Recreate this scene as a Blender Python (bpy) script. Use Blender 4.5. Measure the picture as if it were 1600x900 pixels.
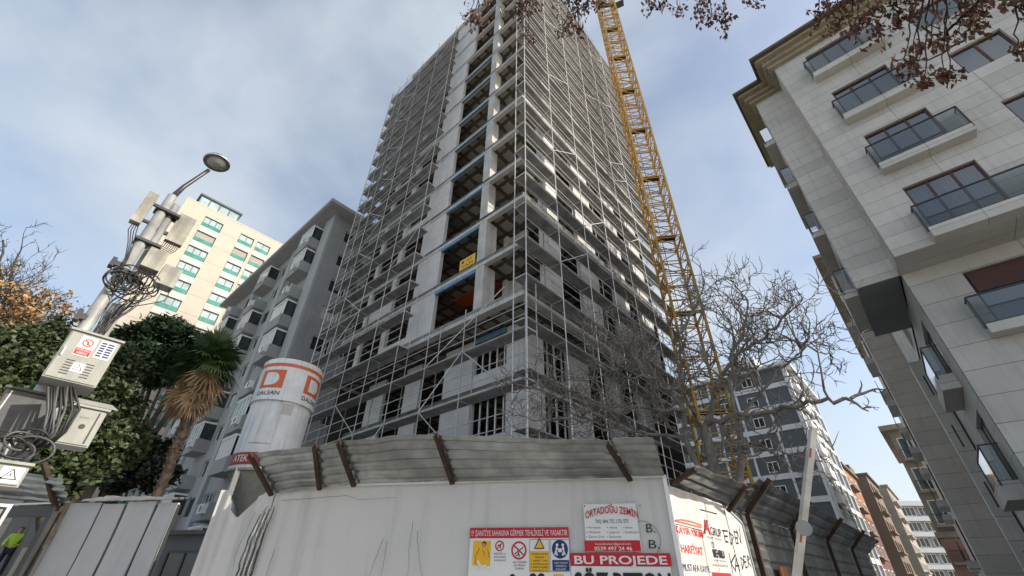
import bpy, math, random
from math import sin, cos, radians, pi, sqrt, atan2, hypot
from mathutils import Vector, Matrix, noise
random.seed(7)
S = bpy.context.scene
COL = S.collection
for o in list(bpy.data.objects): bpy.data.objects.remove(o)

# ------------------------------------------------------------------ camera
FPX = 665.0; PITCH = radians(34.83); ROLL = radians(0.843); EYE = 1.6
AZ = radians(42.05)                       # direction of the street grid
fw = Vector((0, cos(PITCH), sin(PITCH))); up0 = Vector((0, -sin(PITCH), cos(PITCH))); rt0 = Vector((1, 0, 0))
RT = rt0*cos(ROLL)+up0*sin(ROLL); UP = up0*cos(ROLL)-rt0*sin(ROLL); CAMP = Vector((0, 0, EYE))
cd = bpy.data.cameras.new('camera'); cam = bpy.data.objects.new('camera', cd); COL.objects.link(cam)
m = Matrix((RT, UP, -fw)).transposed().to_4x4(); m.translation = CAMP; cam.matrix_world = m
cd.sensor_width = 36.0; cd.lens = 36.0*FPX/1600; cd.clip_end = 5000; cd.clip_start = 0.05
S.camera = cam
S.render.resolution_x = 1600; S.render.resolution_y = 900

# ------------------------------------------------------------------ world, sun, exposure
SUN_AZ = radians(101.5); SUN_EL = radians(28)
W = bpy.data.worlds.new('World'); S.world = W; W.use_nodes = True
nt = W.node_tree; nt.nodes.clear()
def N(nt, t, **k):
    n = nt.nodes.new(t)
    for a, b in k.items():
        if a.startswith('i_'): n.inputs[a[2:].replace('_', ' ')].default_value = b
        else: setattr(n, a, b)
    return n
out = N(nt, 'ShaderNodeOutputWorld'); bg = N(nt, 'ShaderNodeBackground'); bg.inputs[1].default_value = 0.13
sky = N(nt, 'ShaderNodeTexSky', sky_type='NISHITA', sun_disc=False, sun_elevation=SUN_EL, sun_rotation=SUN_AZ, air_density=1.0, dust_density=2.5, ozone_density=0.6)
tc = N(nt, 'ShaderNodeTexCoord')
mp = N(nt, 'ShaderNodeMapping'); mp.inputs['Scale'].default_value = (1.0, 1.0, 1.25); mp.inputs['Rotation'].default_value = (0.5, 0.3, 0.4)
n1 = N(nt, 'ShaderNodeTexNoise'); n1.inputs['Scale'].default_value = 2.1; n1.inputs['Detail'].default_value = 7; n1.inputs['Roughness'].default_value = 0.5; n1.inputs['Distortion'].default_value = 0.25
cr = N(nt, 'ShaderNodeValToRGB'); cr.color_ramp.elements[0].position = 0.38; cr.color_ramp.elements[1].position = 0.68
cr.color_ramp.elements[0].color = (0.14, 0.14, 0.14, 1); cr.color_ramp.elements[1].color = (0.92, 0.92, 0.92, 1)
mx = N(nt, 'ShaderNodeMix', data_type='RGBA'); mx.inputs[7].default_value = (3.3, 3.6, 3.9, 1)
nt.links.new(tc.outputs['Generated'], mp.inputs[0]); nt.links.new(mp.outputs[0], n1.inputs['Vector']); nt.links.new(n1.outputs[0], cr.inputs[0])
nt.links.new(cr.outputs[0], mx.inputs[0]); nt.links.new(sky.outputs[0], mx.inputs[6]); nt.links.new(mx.outputs[2], bg.inputs[0]); nt.links.new(bg.outputs[0], out.inputs[0])
sd = bpy.data.lights.new('sun', 'SUN'); sd.energy = 3.4; sd.angle = radians(0.6); sd.color = (1.0, 0.93, 0.82)
so = bpy.data.objects.new('sun', sd); COL.objects.link(so)
sv = Vector((sin(SUN_AZ)*cos(SUN_EL), cos(SUN_AZ)*cos(SUN_EL), sin(SUN_EL)))
so.rotation_euler = sv.to_track_quat('Z', 'Y').to_euler()
S.view_settings.view_transform = 'Standard'; S.view_settings.look = 'None'; S.view_settings.gamma = 1; S.view_settings.exposure = 0.80
S.render.engine = 'CYCLES'

# ------------------------------------------------------------------ geometry helpers
Z = Vector((0, 0, 1))
Ld = Vector((-cos(AZ), sin(AZ), 0)); Rd = Vector((sin(AZ), cos(AZ), 0))
def ray(x, y): return (fw + RT*((x-800)/FPX) - UP*((y-450)/FPX)).normalized()
def hd(x, y, D):                                   # point seen at (x, y) at horizontal distance D
    d = ray(x, y); return CAMP + d*(D/hypot(d.x, d.y))
def ground(p): return Vector((p.x, p.y, 0))
class Frame:
    def __init__(s, O, U, Nn): s.O = Vector(O); s.U = Vector(U); s.N = Vector(Nn)
    def p(s, u, n, z): return s.O + s.U*u + s.N*n + Z*z
    def hit(s, x, y, off=0.0):                     # (u, z) on the vertical plane of this frame
        d = ray(x, y); o = s.O + s.N*off; k = (o-CAMP).dot(s.N)/d.dot(s.N); q = CAMP+d*k
        return (q-o).dot(s.U), q.z
def fL(O, r=0): return Frame(Vector(O)+Rd*r, Ld, -Rd)
def fR(O, l=0): return Frame(Vector(O)+Ld*l, Rd, -Ld)
def fRp(O, l=0): return Frame(Vector(O)+Ld*l, Rd, Ld)
class MB:
    def __init__(s): s.v = []; s.f = []; s.uv = []; s.m = []; s.cur = 0
    def quad(s, a, b, c, d, uv=None):
        i = len(s.v); s.v += [Vector(a), Vector(b), Vector(c), Vector(d)]; s.f.append((i, i+1, i+2, i+3)); s.m.append(s.cur)
        s.uv += uv or [(0, 0), ((b-a).length, 0), ((b-a).length, (c-b).length), (0, (c-b).length)]
    def tri(s, a, b, c):
        i = len(s.v); s.v += [Vector(a), Vector(b), Vector(c)]; s.f.append((i, i+1, i+2)); s.uv += [(0, 0), (1, 0), (0, 1)]; s.m.append(s.cur)
    def box(s, F, u0, u1, n0, n1, z0, z1):
        if u0 > u1: u0, u1 = u1, u0
        if n0 > n1: n0, n1 = n1, n0
        if z0 > z1: z0, z1 = z1, z0
        P = F.p
        s.quad(P(u0,n1,z0), P(u1,n1,z0), P(u1,n1,z1), P(u0,n1,z1), [(u0,z0),(u1,z0),(u1,z1),(u0,z1)])
        s.quad(P(u1,n0,z0), P(u0,n0,z0), P(u0,n0,z1), P(u1,n0,z1), [(u1,z0),(u0,z0),(u0,z1),(u1,z1)])
        s.quad(P(u0,n0,z0), P(u0,n1,z0), P(u0,n1,z1), P(u0,n0,z1), [(n0,z0),(n1,z0),(n1,z1),(n0,z1)])
        s.quad(P(u1,n1,z0), P(u1,n0,z0), P(u1,n0,z1), P(u1,n1,z1), [(n1,z0),(n0,z0),(n0,z1),(n1,z1)])
        s.quad(P(u0,n1,z1), P(u1,n1,z1), P(u1,n0,z1), P(u0,n0,z1), [(u0,n1),(u1,n1),(u1,n0),(u0,n0)])
        s.quad(P(u0,n0,z0), P(u1,n0,z0), P(u1,n1,z0), P(u0,n1,z0), [(u0,n0),(u1,n0),(u1,n1),(u0,n1)])
        return s
    def wall(s, F, u0, u1, z0, z1, holes, depth=0.3):       # front skin with reveals at each opening
        if u0 > u1: u0, u1 = u1, u0
        us = sorted(set([u0, u1]+[h[i] for h in holes for i in (0, 1) if u0 < h[i] < u1]))
        zs = sorted(set([z0, z1]+[h[i] for h in holes for i in (2, 3) if z0 < h[i] < z1]))
        P = F.p
        for a, b in zip(us, us[1:]):
            for c, d in zip(zs, zs[1:]):
                mu, mz = (a+b)/2, (c+d)/2
                if any(h[0] < mu < h[1] and h[2] < mz < h[3] for h in holes): continue
                s.quad(P(a,0,c), P(b,0,c), P(b,0,d), P(a,0,d), [(a,c),(b,c),(b,d),(a,d)])
        for h in holes:
            a, b, c, d = max(h[0], u0), min(h[1], u1), max(h[2], z0), min(h[3], z1); e = -depth
            s.quad(P(a,0,c), P(a,0,d), P(a,e,d), P(a,e,c)); s.quad(P(b,0,d), P(b,0,c), P(b,e,c), P(b,e,d))
            s.quad(P(a,0,d), P(b,0,d), P(b,e,d), P(a,e,d)); s.quad(P(b,0,c), P(a,0,c), P(a,e,c), P(b,e,c))
        return s
    def tube(s, pts, r, n=6, cap=True):
        pts = [Vector(p) for p in pts]; rs = r if isinstance(r, (list, tuple)) else [r]*len(pts)
        rings = []; t0 = (pts[1]-pts[0]).normalized(); x = t0.orthogonal().normalized()
        for i, p in enumerate(pts):
            t = (pts[min(i+1, len(pts)-1)]-pts[max(i-1, 0)]).normalized()
            x = (x - t*x.dot(t)); x = x.normalized() if x.length > 1e-6 else t.orthogonal().normalized()
            y = t.cross(x); b = len(s.v)
            for k in range(n):
                a = 2*pi*k/n; s.v.append(p + (x*cos(a)+y*sin(a))*rs[i])
            rings.append(b)
        L = 0
        for i in range(len(rings)-1):
            L2 = L+(pts[i+1]-pts[i]).length
            for k in range(n):
                k2 = (k+1) % n
                s.f.append((rings[i]+k, rings[i]+k2, rings[i+1]+k2, rings[i+1]+k)); s.m.append(s.cur)
                s.uv += [(k/n, L), ((k+1)/n, L), ((k+1)/n, L2), (k/n, L2)]
            L = L2
        if cap:
            for b in (rings[0], rings[-1]):
                s.f.append(tuple(range(b, b+n))); s.m.append(s.cur); s.uv += [(0, 0)]*n
        return s
    def bar(s, a, b, w, h=None, upv=Z):                     # square bar from a to b
        a = Vector(a); b = Vector(b); t = (b-a).normalized(); x = t.cross(upv)
        x = x.normalized() if x.length > 1e-4 else t.orthogonal().normalized()
        y = x.cross(t); h = h or w
        c = [(-w/2, -h/2), (w/2, -h/2), (w/2, h/2), (-w/2, h/2)]
        A = [a+x*i+y*j for i, j in c]; B = [b+x*i+y*j for i, j in c]
        for k in range(4): s.quad(A[k], A[(k+1) % 4], B[(k+1) % 4], B[k])
        s.quad(A[3], A[2], A[1], A[0]); s.quad(*B); return s
    def lathe(s, c, prof, n=32, a0=0, a1=2*pi):
        c = Vector(c)
        for (r0, z0), (r1, z1) in zip(prof, prof[1:]):
            for k in range(n):
                a = a0+(a1-a0)*k/n; b = a0+(a1-a0)*(k+1)/n
                s.quad(c+Vector((r0*cos(a), r0*sin(a), z0)), c+Vector((r0*cos(b), r0*sin(b), z0)), c+Vector((r1*cos(b), r1*sin(b), z1)), c+Vector((r1*cos(a), r1*sin(a), z1)),
                       [(a*r0, z0), (b*r0, z0), (b*r0, z1), (a*r0, z1)])
        return s
    def build(s, name, mat, parent=None, smooth=False, base=None):
        me = bpy.data.meshes.new(name)
        off = Vector(parent['_w']) if parent is not None else (Vector(base) if base is not None else Vector((0, 0, 0)))
        me.from_pydata([tuple(v-off) for v in s.v], [], s.f)
        ul = me.uv_layers.new(name='UVMap')
        flat = [c for p in s.uv for c in p]
        if len(flat) == 2*len(me.loops): ul.data.foreach_set('uv', flat)
        for mm in (mat if isinstance(mat, (list, tuple)) else [mat]): me.materials.append(mm)
        if isinstance(mat, (list, tuple)): me.polygons.foreach_set('material_index', s.m)
        if smooth: me.polygons.foreach_set('use_smooth', [True]*len(me.polygons))
        me.update()
        o = bpy.data.objects.new(name, me); COL.objects.link(o)
        o['_w'] = tuple(off)
        if parent is not None: o.parent = parent
        else: o.location = off
        return o
def tag(o, label=None, cat=None, group=None, kind=None):
    if label: o['label'] = label
    if cat: o['category'] = cat
    if group: o['group'] = group
    if kind: o['kind'] = kind
    return o
def thing(name, label, cat, loc, group=None):
    o = bpy.data.objects.new(name, None); COL.objects.link(o); o.location = loc; o['_w'] = tuple(loc); o.empty_display_size = 0.3
    return tag(o, label, cat, group)
def struct(name, mb, mat, label=None):
    o = mb.build(name, mat); o['kind'] = 'structure'; o['label'] = label or name.replace('_', ' '); return o

# ------------------------------------------------------------------ materials
def mat(name, col, rough=0.8, var=0.12, vscale=1.5, metal=0.0, bump=0.0, bscale=30, col2=None, streak=0.0, spec=0.4, coord='Object', detail=6):
    mt = bpy.data.materials.new(name); mt.use_nodes = True; t = mt.node_tree; b = t.nodes['Principled BSDF']
    b.inputs['Roughness'].default_value = rough; b.inputs['Metallic'].default_value = metal; b.inputs['Specular IOR Level'].default_value = spec
    c = N(t, 'ShaderNodeTexCoord'); n = N(t, 'ShaderNodeTexNoise'); n.inputs['Scale'].default_value = vscale; n.inputs['Detail'].default_value = detail; n.inputs['Roughness'].default_value = 0.62
    t.links.new(c.outputs[coord], n.inputs['Vector'])
    m2 = N(t, 'ShaderNodeMix', data_type='RGBA')
    lo = tuple(max(0, x*(1-var)) for x in col); hi = tuple(min(1, x*(1+var)) for x in col) if col2 is None else col2
    m2.inputs[6].default_value = (*lo, 1); m2.inputs[7].default_value = (*hi, 1)
    r = N(t, 'ShaderNodeMapRange'); r.inputs[1].default_value = 0.32; r.inputs[2].default_value = 0.68
    t.links.new(n.outputs[0], r.inputs[0]); t.links.new(r.outputs[0], m2.inputs[0]); last = m2.outputs[2]
    if streak:
        mp = N(t, 'ShaderNodeMapping'); mp.inputs['Scale'].default_value = (5, 5, 0.35); n3 = N(t, 'ShaderNodeTexNoise'); n3.inputs['Scale'].default_value = 1.6; n3.inputs['Detail'].default_value = 5
        t.links.new(c.outputs['Object'], mp.inputs[0]); t.links.new(mp.outputs[0], n3.inputs['Vector'])
        r3 = N(t, 'ShaderNodeMapRange'); r3.inputs[1].default_value = 0.5; r3.inputs[2].default_value = 0.75; r3.inputs[3].default_value = 0; r3.inputs[4].default_value = streak
        t.links.new(n3.outputs[0], r3.inputs[0]); m3 = N(t, 'ShaderNodeMix', data_type='RGBA'); m3.inputs[7].default_value = tuple(x*0.45 for x in col)+(1,)
        t.links.new(r3.outputs[0], m3.inputs[0]); t.links.new(last, m3.inputs[6]); last = m3.outputs[2]
    t.links.new(last, b.inputs['Base Color'])
    if bump:
        n4 = N(t, 'ShaderNodeTexNoise'); n4.inputs['Scale'].default_value = bscale; n4.inputs['Detail'].default_value = 4
        t.links.new(c.outputs[coord], n4.inputs['Vector']); bm = N(t, 'ShaderNodeBump'); bm.inputs['Strength'].default_value = bump; bm.inputs['Distance'].default_value = 0.02
        t.links.new(n4.outputs[0], bm.inputs['Height']); t.links.new(bm.outputs[0], b.inputs['Normal'])
    mt['last'] = last.node.name
    return mt
def grid(mt, w, h, mortar, joint, offset=0.0, var=(0.96, 1.04)):     # joints laid over a material, metres in UV
    t = mt.node_tree; b = t.nodes['Principled BSDF']; src = b.inputs['Base Color'].links[0].from_socket
    c = N(t, 'ShaderNodeTexCoord'); br = N(t, 'ShaderNodeTexBrick'); br.offset = offset; br.inputs['Scale'].default_value = 1
    br.inputs['Brick Width'].default_value = w; br.inputs['Row Height'].default_value = h; br.inputs['Mortar Size'].default_value = joint; br.inputs['Mortar Smooth'].default_value = 0.1
    br.inputs['Color1'].default_value = (var[0],)*3+(1,); br.inputs['Color2'].default_value = (var[1],)*3+(1,); br.inputs['Mortar'].default_value = (mortar,)*3+(1,); br.inputs['Bias'].default_value = 0
    t.links.new(c.outputs['UV'], br.inputs['Vector']); mu = N(t, 'ShaderNodeMix', data_type='RGBA', blend_type='MULTIPLY'); mu.inputs[0].default_value = 1
    t.links.new(src, mu.inputs[6]); t.links.new(br.outputs['Color'], mu.inputs[7]); t.links.new(mu.outputs[2], b.inputs['Base Color'])
    return mt
M = {}
M['asphalt'] = mat('asphalt', (0.05, 0.05, 0.052), 0.9, 0.25, 3, bump=0.3, bscale=60)
M['earth'] = mat('earth', (0.40, 0.385, 0.355), 0.95, 0.3, 0.5, bump=0.4, bscale=8)
M['paving'] = grid(mat('paving', (0.25, 0.24, 0.23), 0.9, 0.15, 2), 0.4, 0.2, 0.5, 0.01, 0.5)
M['kerb'] = mat('kerb', (0.35, 0.35, 0.34), 0.9, 0.12, 3)
M['concrete'] = mat('concrete', (0.47, 0.46, 0.435), 0.9, 0.18, 0.9, bump=0.25, bscale=12, streak=0.45)
M['concrete_dark'] = mat('concrete_dark', (0.11, 0.10, 0.085), 0.95, 0.35, 0.8, bump=0.2)
M['block'] = grid(mat('aerated_block', (0.54, 0.53, 0.515), 0.9, 0.09, 1.1, bump=0.1, bscale=20, streak=0.22), 0.62, 0.25, 0.86, 0.006, 0.5)
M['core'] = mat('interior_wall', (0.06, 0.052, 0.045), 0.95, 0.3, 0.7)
M['red_core'] = mat('red_insulation', (0.34, 0.06, 0.03), 0.9, 0.3, 1.5)
M['blue'] = mat('blue_membrane', (0.11, 0.22, 0.33), 0.6, 0.25, 2.5, bump=0.3)
M['steel'] = mat('galvanised_steel', (0.56, 0.555, 0.54), 0.45, 0.2, 2, metal=0.6)
M['deck'] = mat('scaffold_plank', (0.25, 0.247, 0.235), 0.6, 0.35, 1.4, metal=0.15)
M['crane'] = mat('crane_yellow', (0.50, 0.29, 0.055), 0.55, 0.25, 1.2, streak=0.6)
M['rust'] = mat('rusty_steel', (0.045, 0.026, 0.018), 0.85, 0.5, 6, bump=0.4, bscale=40)
M['sheet'] = mat('corrugated_zinc', (0.27, 0.28, 0.275), 0.30, 0.45, 1.3, metal=0.75, bump=0.35, bscale=1.6, streak=0.35)
M['hoard'] = mat('white_hoarding', (0.57, 0.555, 0.53), 0.6, 0.05, 0.8, bump=0.3, bscale=1.8, streak=0.34)
M['hoard_grey'] = mat('grey_hoarding_panel', (0.42, 0.42, 0.43), 0.6, 0.10, 1.0, bump=0.3, bscale=2.0, streak=0.25)
M['white'] = mat('white_paint', (0.78, 0.78, 0.76), 0.5, 0.06, 3)
M['sign_white'] = mat('sign_white', (0.70, 0.70, 0.69), 0.45, 0.03, 2)
M['sign_red'] = mat('sign_red', (0.50, 0.012, 0.025), 0.5, 0.08, 3)
M['txt_red'] = mat('lettering_red', (0.62, 0.03, 0.02), 0.5, 0.05, 3)
M['txt_black'] = mat('lettering_black', (0.015, 0.014, 0.018), 0.5, 0.05, 3)
M['sign_blue'] = mat('sign_blue', (0.012, 0.03, 0.14), 0.5, 0.05, 3)
M['sign_yellow'] = mat('sign_yellow', (0.75, 0.42, 0.02), 0.5, 0.08, 3)
M['orange'] = mat('silo_orange', (0.62, 0.13, 0.05), 0.5, 0.1, 3, streak=0.15)
M['silo'] = mat('silo_white', (0.70, 0.71, 0.72), 0.38, 0.1, 2.2, streak=0.55, bump=0.08, bscale=4)
M['band'] = mat('silo_band', (0.36, 0.06, 0.05), 0.5, 0.12, 2, streak=0.2)
M['stone'] = grid(mat('stone_cladding', (0.56, 0.535, 0.49), 0.7, 0.09, 0.7, streak=0.24), 2.3, 0.52, 0.42, 0.009, 0, (0.88, 1.05))
M['stone_big'] = grid(mat('stone_cladding_large', (0.52, 0.50, 0.46), 0.7, 0.09, 0.7, streak=0.24), 2.9, 0.78, 0.42, 0.011, 0, (0.9, 1.04))
M['cornice'] = mat('cornice', (0.34, 0.29, 0.20), 0.75, 0.18, 1.2, streak=0.4)
M['cornice_dark'] = mat('cornice_edge', (0.13, 0.10, 0.06), 0.75, 0.2, 1.2)
M['soffit'] = mat('soffit_panel', (0.20, 0.21, 0.215), 0.7, 0.08, 1)
M['brown'] = mat('brown_frame', (0.085, 0.035, 0.028), 0.45, 0.15, 3)
M['dark_metal'] = mat('dark_metal', (0.06, 0.06, 0.06), 0.4, 0.2, 3, metal=0.5)
M['curtain'] = grid(mat('curtain', (0.36, 0.36, 0.35), 0.9, 0.1, 2), 0.11, 9, 0.6, 0.02)
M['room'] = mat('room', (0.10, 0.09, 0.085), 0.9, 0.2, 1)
M['cream'] = grid(mat('cream_stone', (0.43, 0.39, 0.325), 0.75, 0.05, 0.7), 30, 3.0, 0.72, 0.05, 0, (1, 1))
M['cream_white'] = mat('white_band', (0.49, 0.475, 0.44), 0.7, 0.04, 1)
M['green_glass'] = mat('green_glass', (0.05, 0.22, 0.17), 0.12, 0.3, 1.2, spec=0.7)
M['blind'] = mat('pale_blind', (0.30, 0.28, 0.25), 0.8, 0.05, 1)
M['blind_white'] = mat('white_blind', (0.52, 0.51, 0.48), 0.6, 0.08, 1)
M['pale_pane'] = mat('pale_pane', (0.33, 0.42, 0.43), 0.12, 0.25, 0.8, spec=0.7)
M['dark_pane'] = mat('dark_pane', (0.025, 0.03, 0.035), 0.08, 0.4, 0.6, spec=0.8)
M['grey_plaster'] = mat('grey_plaster', (0.30, 0.305, 0.30), 0.9, 0.10, 0.4, bump=0.15, bscale=25, streak=0.35)
M['grey_light'] = mat('grey_plaster_light', (0.35, 0.36, 0.36), 0.85, 0.06, 0.5, streak=0.2)
M['slate'] = mat('slate_render', (0.125, 0.14, 0.15), 0.85, 0.08, 0.3)
M['white_render'] = mat('white_render', (0.72, 0.73, 0.74), 0.8, 0.04, 0.5)
M['orange_render'] = mat('orange_render', (0.27, 0.12, 0.055), 0.85, 0.1, 0.2)
M['maroon_render'] = mat('maroon_render', (0.11, 0.045, 0.038), 0.85, 0.1, 0.2)
M['brown_render'] = mat('brown_render', (0.15, 0.12, 0.09), 0.85, 0.12, 0.2)
M['beige_render'] = mat('beige_render', (0.31, 0.28, 0.235), 0.85, 0.12, 0.3, streak=0.3)
M['pink_render'] = mat('pink_render', (0.33, 0.19, 0.16), 0.85, 0.12, 0.3)
M['bark'] = mat('bark', (0.20, 0.175, 0.15), 0.95, 0.5, 5, bump=0.5, bscale=18)
M['bark_dark'] = mat('bark_dark', (0.06, 0.05, 0.04), 0.95, 0.35, 5, bump=0.5, bscale=18)
M['palm_bark'] = mat('palm_bark', (0.16, 0.12, 0.09), 0.95, 0.5, 8, bump=0.6, bscale=18)
def leafmat(name, a, b, sc=1.2, tr=0.25):
    mt = mat(name, a, 0.55, 0.1, sc, col2=b, spec=0.35); t = mt.node_tree; bs = t.nodes['Principled BSDF']
    return mt
M['leaf'] = leafmat('glossy_leaf', (0.014, 0.026, 0.009), (0.070, 0.095, 0.034), 3.2)
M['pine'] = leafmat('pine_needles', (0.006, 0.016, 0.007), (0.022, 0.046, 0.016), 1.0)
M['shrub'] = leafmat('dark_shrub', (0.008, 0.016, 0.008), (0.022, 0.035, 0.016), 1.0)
M['autumn'] = leafmat('autumn_leaf', (0.30, 0.16, 0.055), (0.44, 0.30, 0.14), 1.5)
M['palm'] = leafmat('palm_frond', (0.022, 0.050, 0.014), (0.07, 0.12, 0.035), 2.0)
M['palm_dead'] = leafmat('dead_frond', (0.17, 0.105, 0.055), (0.40, 0.28, 0.165), 4.0)
M['dry_leaf'] = leafmat('dry_leaf', (0.09, 0.040, 0.028), (0.26, 0.155, 0.115), 2.5); M['dry_leaf'].node_tree.nodes['Principled BSDF'].inputs['Roughness'].default_value = 0.9; M['dry_leaf'].node_tree.nodes['Principled BSDF'].inputs['Specular IOR Level'].default_value = 0.1
M['pole'] = mat('weathered_zinc_pole', (0.40, 0.40, 0.38), 0.5, 0.35, 3, metal=0.4, streak=0.6)
M['cabinet'] = mat('cabinet_paint', (0.31, 0.31, 0.28), 0.55, 0.12, 5, streak=0.4)
M['dirty_cab'] = mat('dirty_cabinet', (0.27, 0.26, 0.22), 0.6, 0.4, 3.5, streak=0.8)
M['dark_cab'] = mat('dark_cabinet', (0.10, 0.10, 0.10), 0.6, 0.4, 3.5, streak=0.5)
M['cable'] = mat('black_cable', (0.015, 0.015, 0.015), 0.5, 0.2, 4)
M['cable_grey'] = mat('grey_cable', (0.08, 0.08, 0.08), 0.5, 0.2, 4)
M['lens'] = mat('lamp_lens', (0.25, 0.25, 0.24), 0.2, 0.2, 4, spec=0.8)
M['ac'] = mat('ac_white', (0.70, 0.70, 0.68), 0.5, 0.05, 4)
M['hivis'] = mat('hivis', (0.42, 0.62, 0.05), 0.7, 0.15, 8)
M['skin'] = mat('skin', (0.45, 0.27, 0.18), 0.6, 0.1, 8)
M['hair'] = mat('hair', (0.02, 0.015, 0.012), 0.7, 0.2, 12)
M['trousers'] = mat('trousers', (0.03, 0.035, 0.05), 0.9, 0.2, 8)
# slab underside: pale plywood marks between dark ribs
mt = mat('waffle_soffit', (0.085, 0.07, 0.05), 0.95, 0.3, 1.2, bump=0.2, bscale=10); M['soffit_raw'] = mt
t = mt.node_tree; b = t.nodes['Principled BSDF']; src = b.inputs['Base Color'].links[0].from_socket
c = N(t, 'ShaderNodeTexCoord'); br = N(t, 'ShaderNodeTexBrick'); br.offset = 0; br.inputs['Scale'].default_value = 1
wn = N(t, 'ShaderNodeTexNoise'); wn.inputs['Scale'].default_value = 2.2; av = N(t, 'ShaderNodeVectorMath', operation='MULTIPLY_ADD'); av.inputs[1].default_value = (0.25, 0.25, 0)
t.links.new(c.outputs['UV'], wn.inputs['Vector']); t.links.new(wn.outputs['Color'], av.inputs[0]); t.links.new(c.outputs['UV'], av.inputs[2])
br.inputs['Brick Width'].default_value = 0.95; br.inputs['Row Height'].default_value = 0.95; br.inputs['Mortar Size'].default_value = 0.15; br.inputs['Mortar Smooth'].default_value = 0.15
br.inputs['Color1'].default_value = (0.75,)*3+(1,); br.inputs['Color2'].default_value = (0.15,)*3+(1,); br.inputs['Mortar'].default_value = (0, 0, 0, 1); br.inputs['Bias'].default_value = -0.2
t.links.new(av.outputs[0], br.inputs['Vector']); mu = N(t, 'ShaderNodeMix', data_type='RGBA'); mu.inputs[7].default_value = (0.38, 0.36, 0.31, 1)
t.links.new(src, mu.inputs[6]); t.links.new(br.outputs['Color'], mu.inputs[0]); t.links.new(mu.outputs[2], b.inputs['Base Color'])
# real glass with a room behind
def glass(name, tint, refl=0.25, rough=0.02):
    mt = bpy.data.materials.new(name); mt.use_nodes = True; t = mt.node_tree; t.nodes.clear()
    o = N(t, 'ShaderNodeOutputMaterial'); a = N(t, 'ShaderNodeBsdfTransparent'); g = N(t, 'ShaderNodeBsdfGlossy'); g.inputs['Roughness'].default_value = rough
    a.inputs[0].default_value = (*tint, 1); f = N(t, 'ShaderNodeFresnel'); f.inputs[0].default_value = 1.45
    ad = N(t, 'ShaderNodeMath', operation='ADD', use_clamp=True); ad.inputs[1].default_value = refl
    m = N(t, 'ShaderNodeMixShader'); t.links.new(f.outputs[0], ad.inputs[0]); t.links.new(ad.outputs[0], m.inputs[0]); t.links.new(a.outputs[0], m.inputs[1]); t.links.new(g.outputs[0], m.inputs[2]); t.links.new(m.outputs[0], o.inputs[0])
    return mt
M['window_glass'] = glass('window_glass', (0.45, 0.5, 0.52), 0.22)
M['rail_glass'] = glass('railing_glass', (0.50, 0.54, 0.53), 0.06, 0.05)

def text(name, body, F, u, z, height, width=None, mt=None, parent=None, n=0.006, bold=0.0, wrap=None, align='LEFT', slant=0.0, maxw=None):
    cu = bpy.data.curves.new(name, 'FONT'); cu.body = body; cu.size = 1.0; cu.offset = bold; cu.align_x = align; cu.resolution_u = 3
    to = bpy.data.objects.new(name, cu); me = bpy.data.meshes.new_from_object(to)
    bpy.data.objects.remove(to)
    xs = [v.co.x for v in me.vertices]; ys = [v.co.y for v in me.vertices]
    if not xs: return None
    h0, h1, w0, w1 = min(ys), max(ys), min(xs), max(xs)
    caps = 0.72; sy = height/caps; sx = sy if width is None else width/(w1-w0)
    if maxw and (w1-w0)*sx > maxw: sx = maxw/(w1-w0)
    off = Vector(parent['_w'])
    for v in me.vertices:
        x = (v.co.x-(w0 if align == 'LEFT' else (w0+w1)/2))*sx; y = v.co.y*sy; x += slant*y
        v.co = (F.p(u+x, n, z+y) if wrap is None else wrap(u+x, z+y)) - off
    me.materials.clear(); me.materials.append(mt or M['txt_black'])
    o = bpy.data.objects.new(name, me); COL.objects.link(o); o.parent = parent; o['_w'] = parent['_w']
    return o
def window(parent, F, u0, u1, z0, z1, rec=0.12, fmat=None, pmat=None, mull=2, fw_=0.06, sill=False):
    a = MB(); d = -rec
    if u0 > u1: u0, u1 = u1, u0
    for (x0, x1, y0, y1) in [(u0, u1, z0, z0+fw_), (u0, u1, z1-fw_, z1), (u0, u0+fw_, z0+fw_, z1-fw_), (u1-fw_, u1, z0+fw_, z1-fw_)]: a.box(F, x0, x1, d-0.03, d+0.03, y0, y1)
    for k in range(1, mull):
        x = u0+(u1-u0)*k/mull; a.box(F, x-fw_/2, x+fw_/2, d-0.028, d+0.028, z0+fw_, z1-fw_)
    w = a.build('window', fmat or M['brown'], parent)
    g = MB(); g.quad(F.p(u0+fw_/2, d, z0+fw_/2), F.p(u1-fw_/2, d, z0+fw_/2), F.p(u1-fw_/2, d, z1-fw_/2), F.p(u0+fw_/2, d, z1-fw_/2), [(u0, z0), (u1, z0), (u1, z1), (u0, z1)])
    g.build('pane', pmat or M['dark_pane'], w); return w

# ------------------------------------------------------------------ ground, road, pavements
g = MB(); g.quad(Vector((-600, -600, 0)), Vector((600, -600, 0)), Vector((600, 600, 0)), Vector((-600, 600, 0))); struct('ground', g, M['earth'])
C = Vector((0.493, 15.592, 0)); CA = Vector((12.661, 10.889, 0)); HO = Vector((1.556, 4.6, 0))
st = Frame(HO, Rd, -Ld)
g = MB(); g.quad(st.p(-80, 1.6, .004), st.p(300, 1.6, .004), st.p(300, 7.6, .004), st.p(-80, 7.6, .004)); struct('road', g, M['asphalt'])
g = MB(); g.box(st, -80, 300, 7.75, 9.9, -0.1, 0.13); struct('pavement', g, M['paving'])
g = MB(); g.box(st, -80, 300, 7.6, 7.75, -0.1, 0.14); struct('kerb', g, M['kerb'])
exec_after = []

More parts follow.
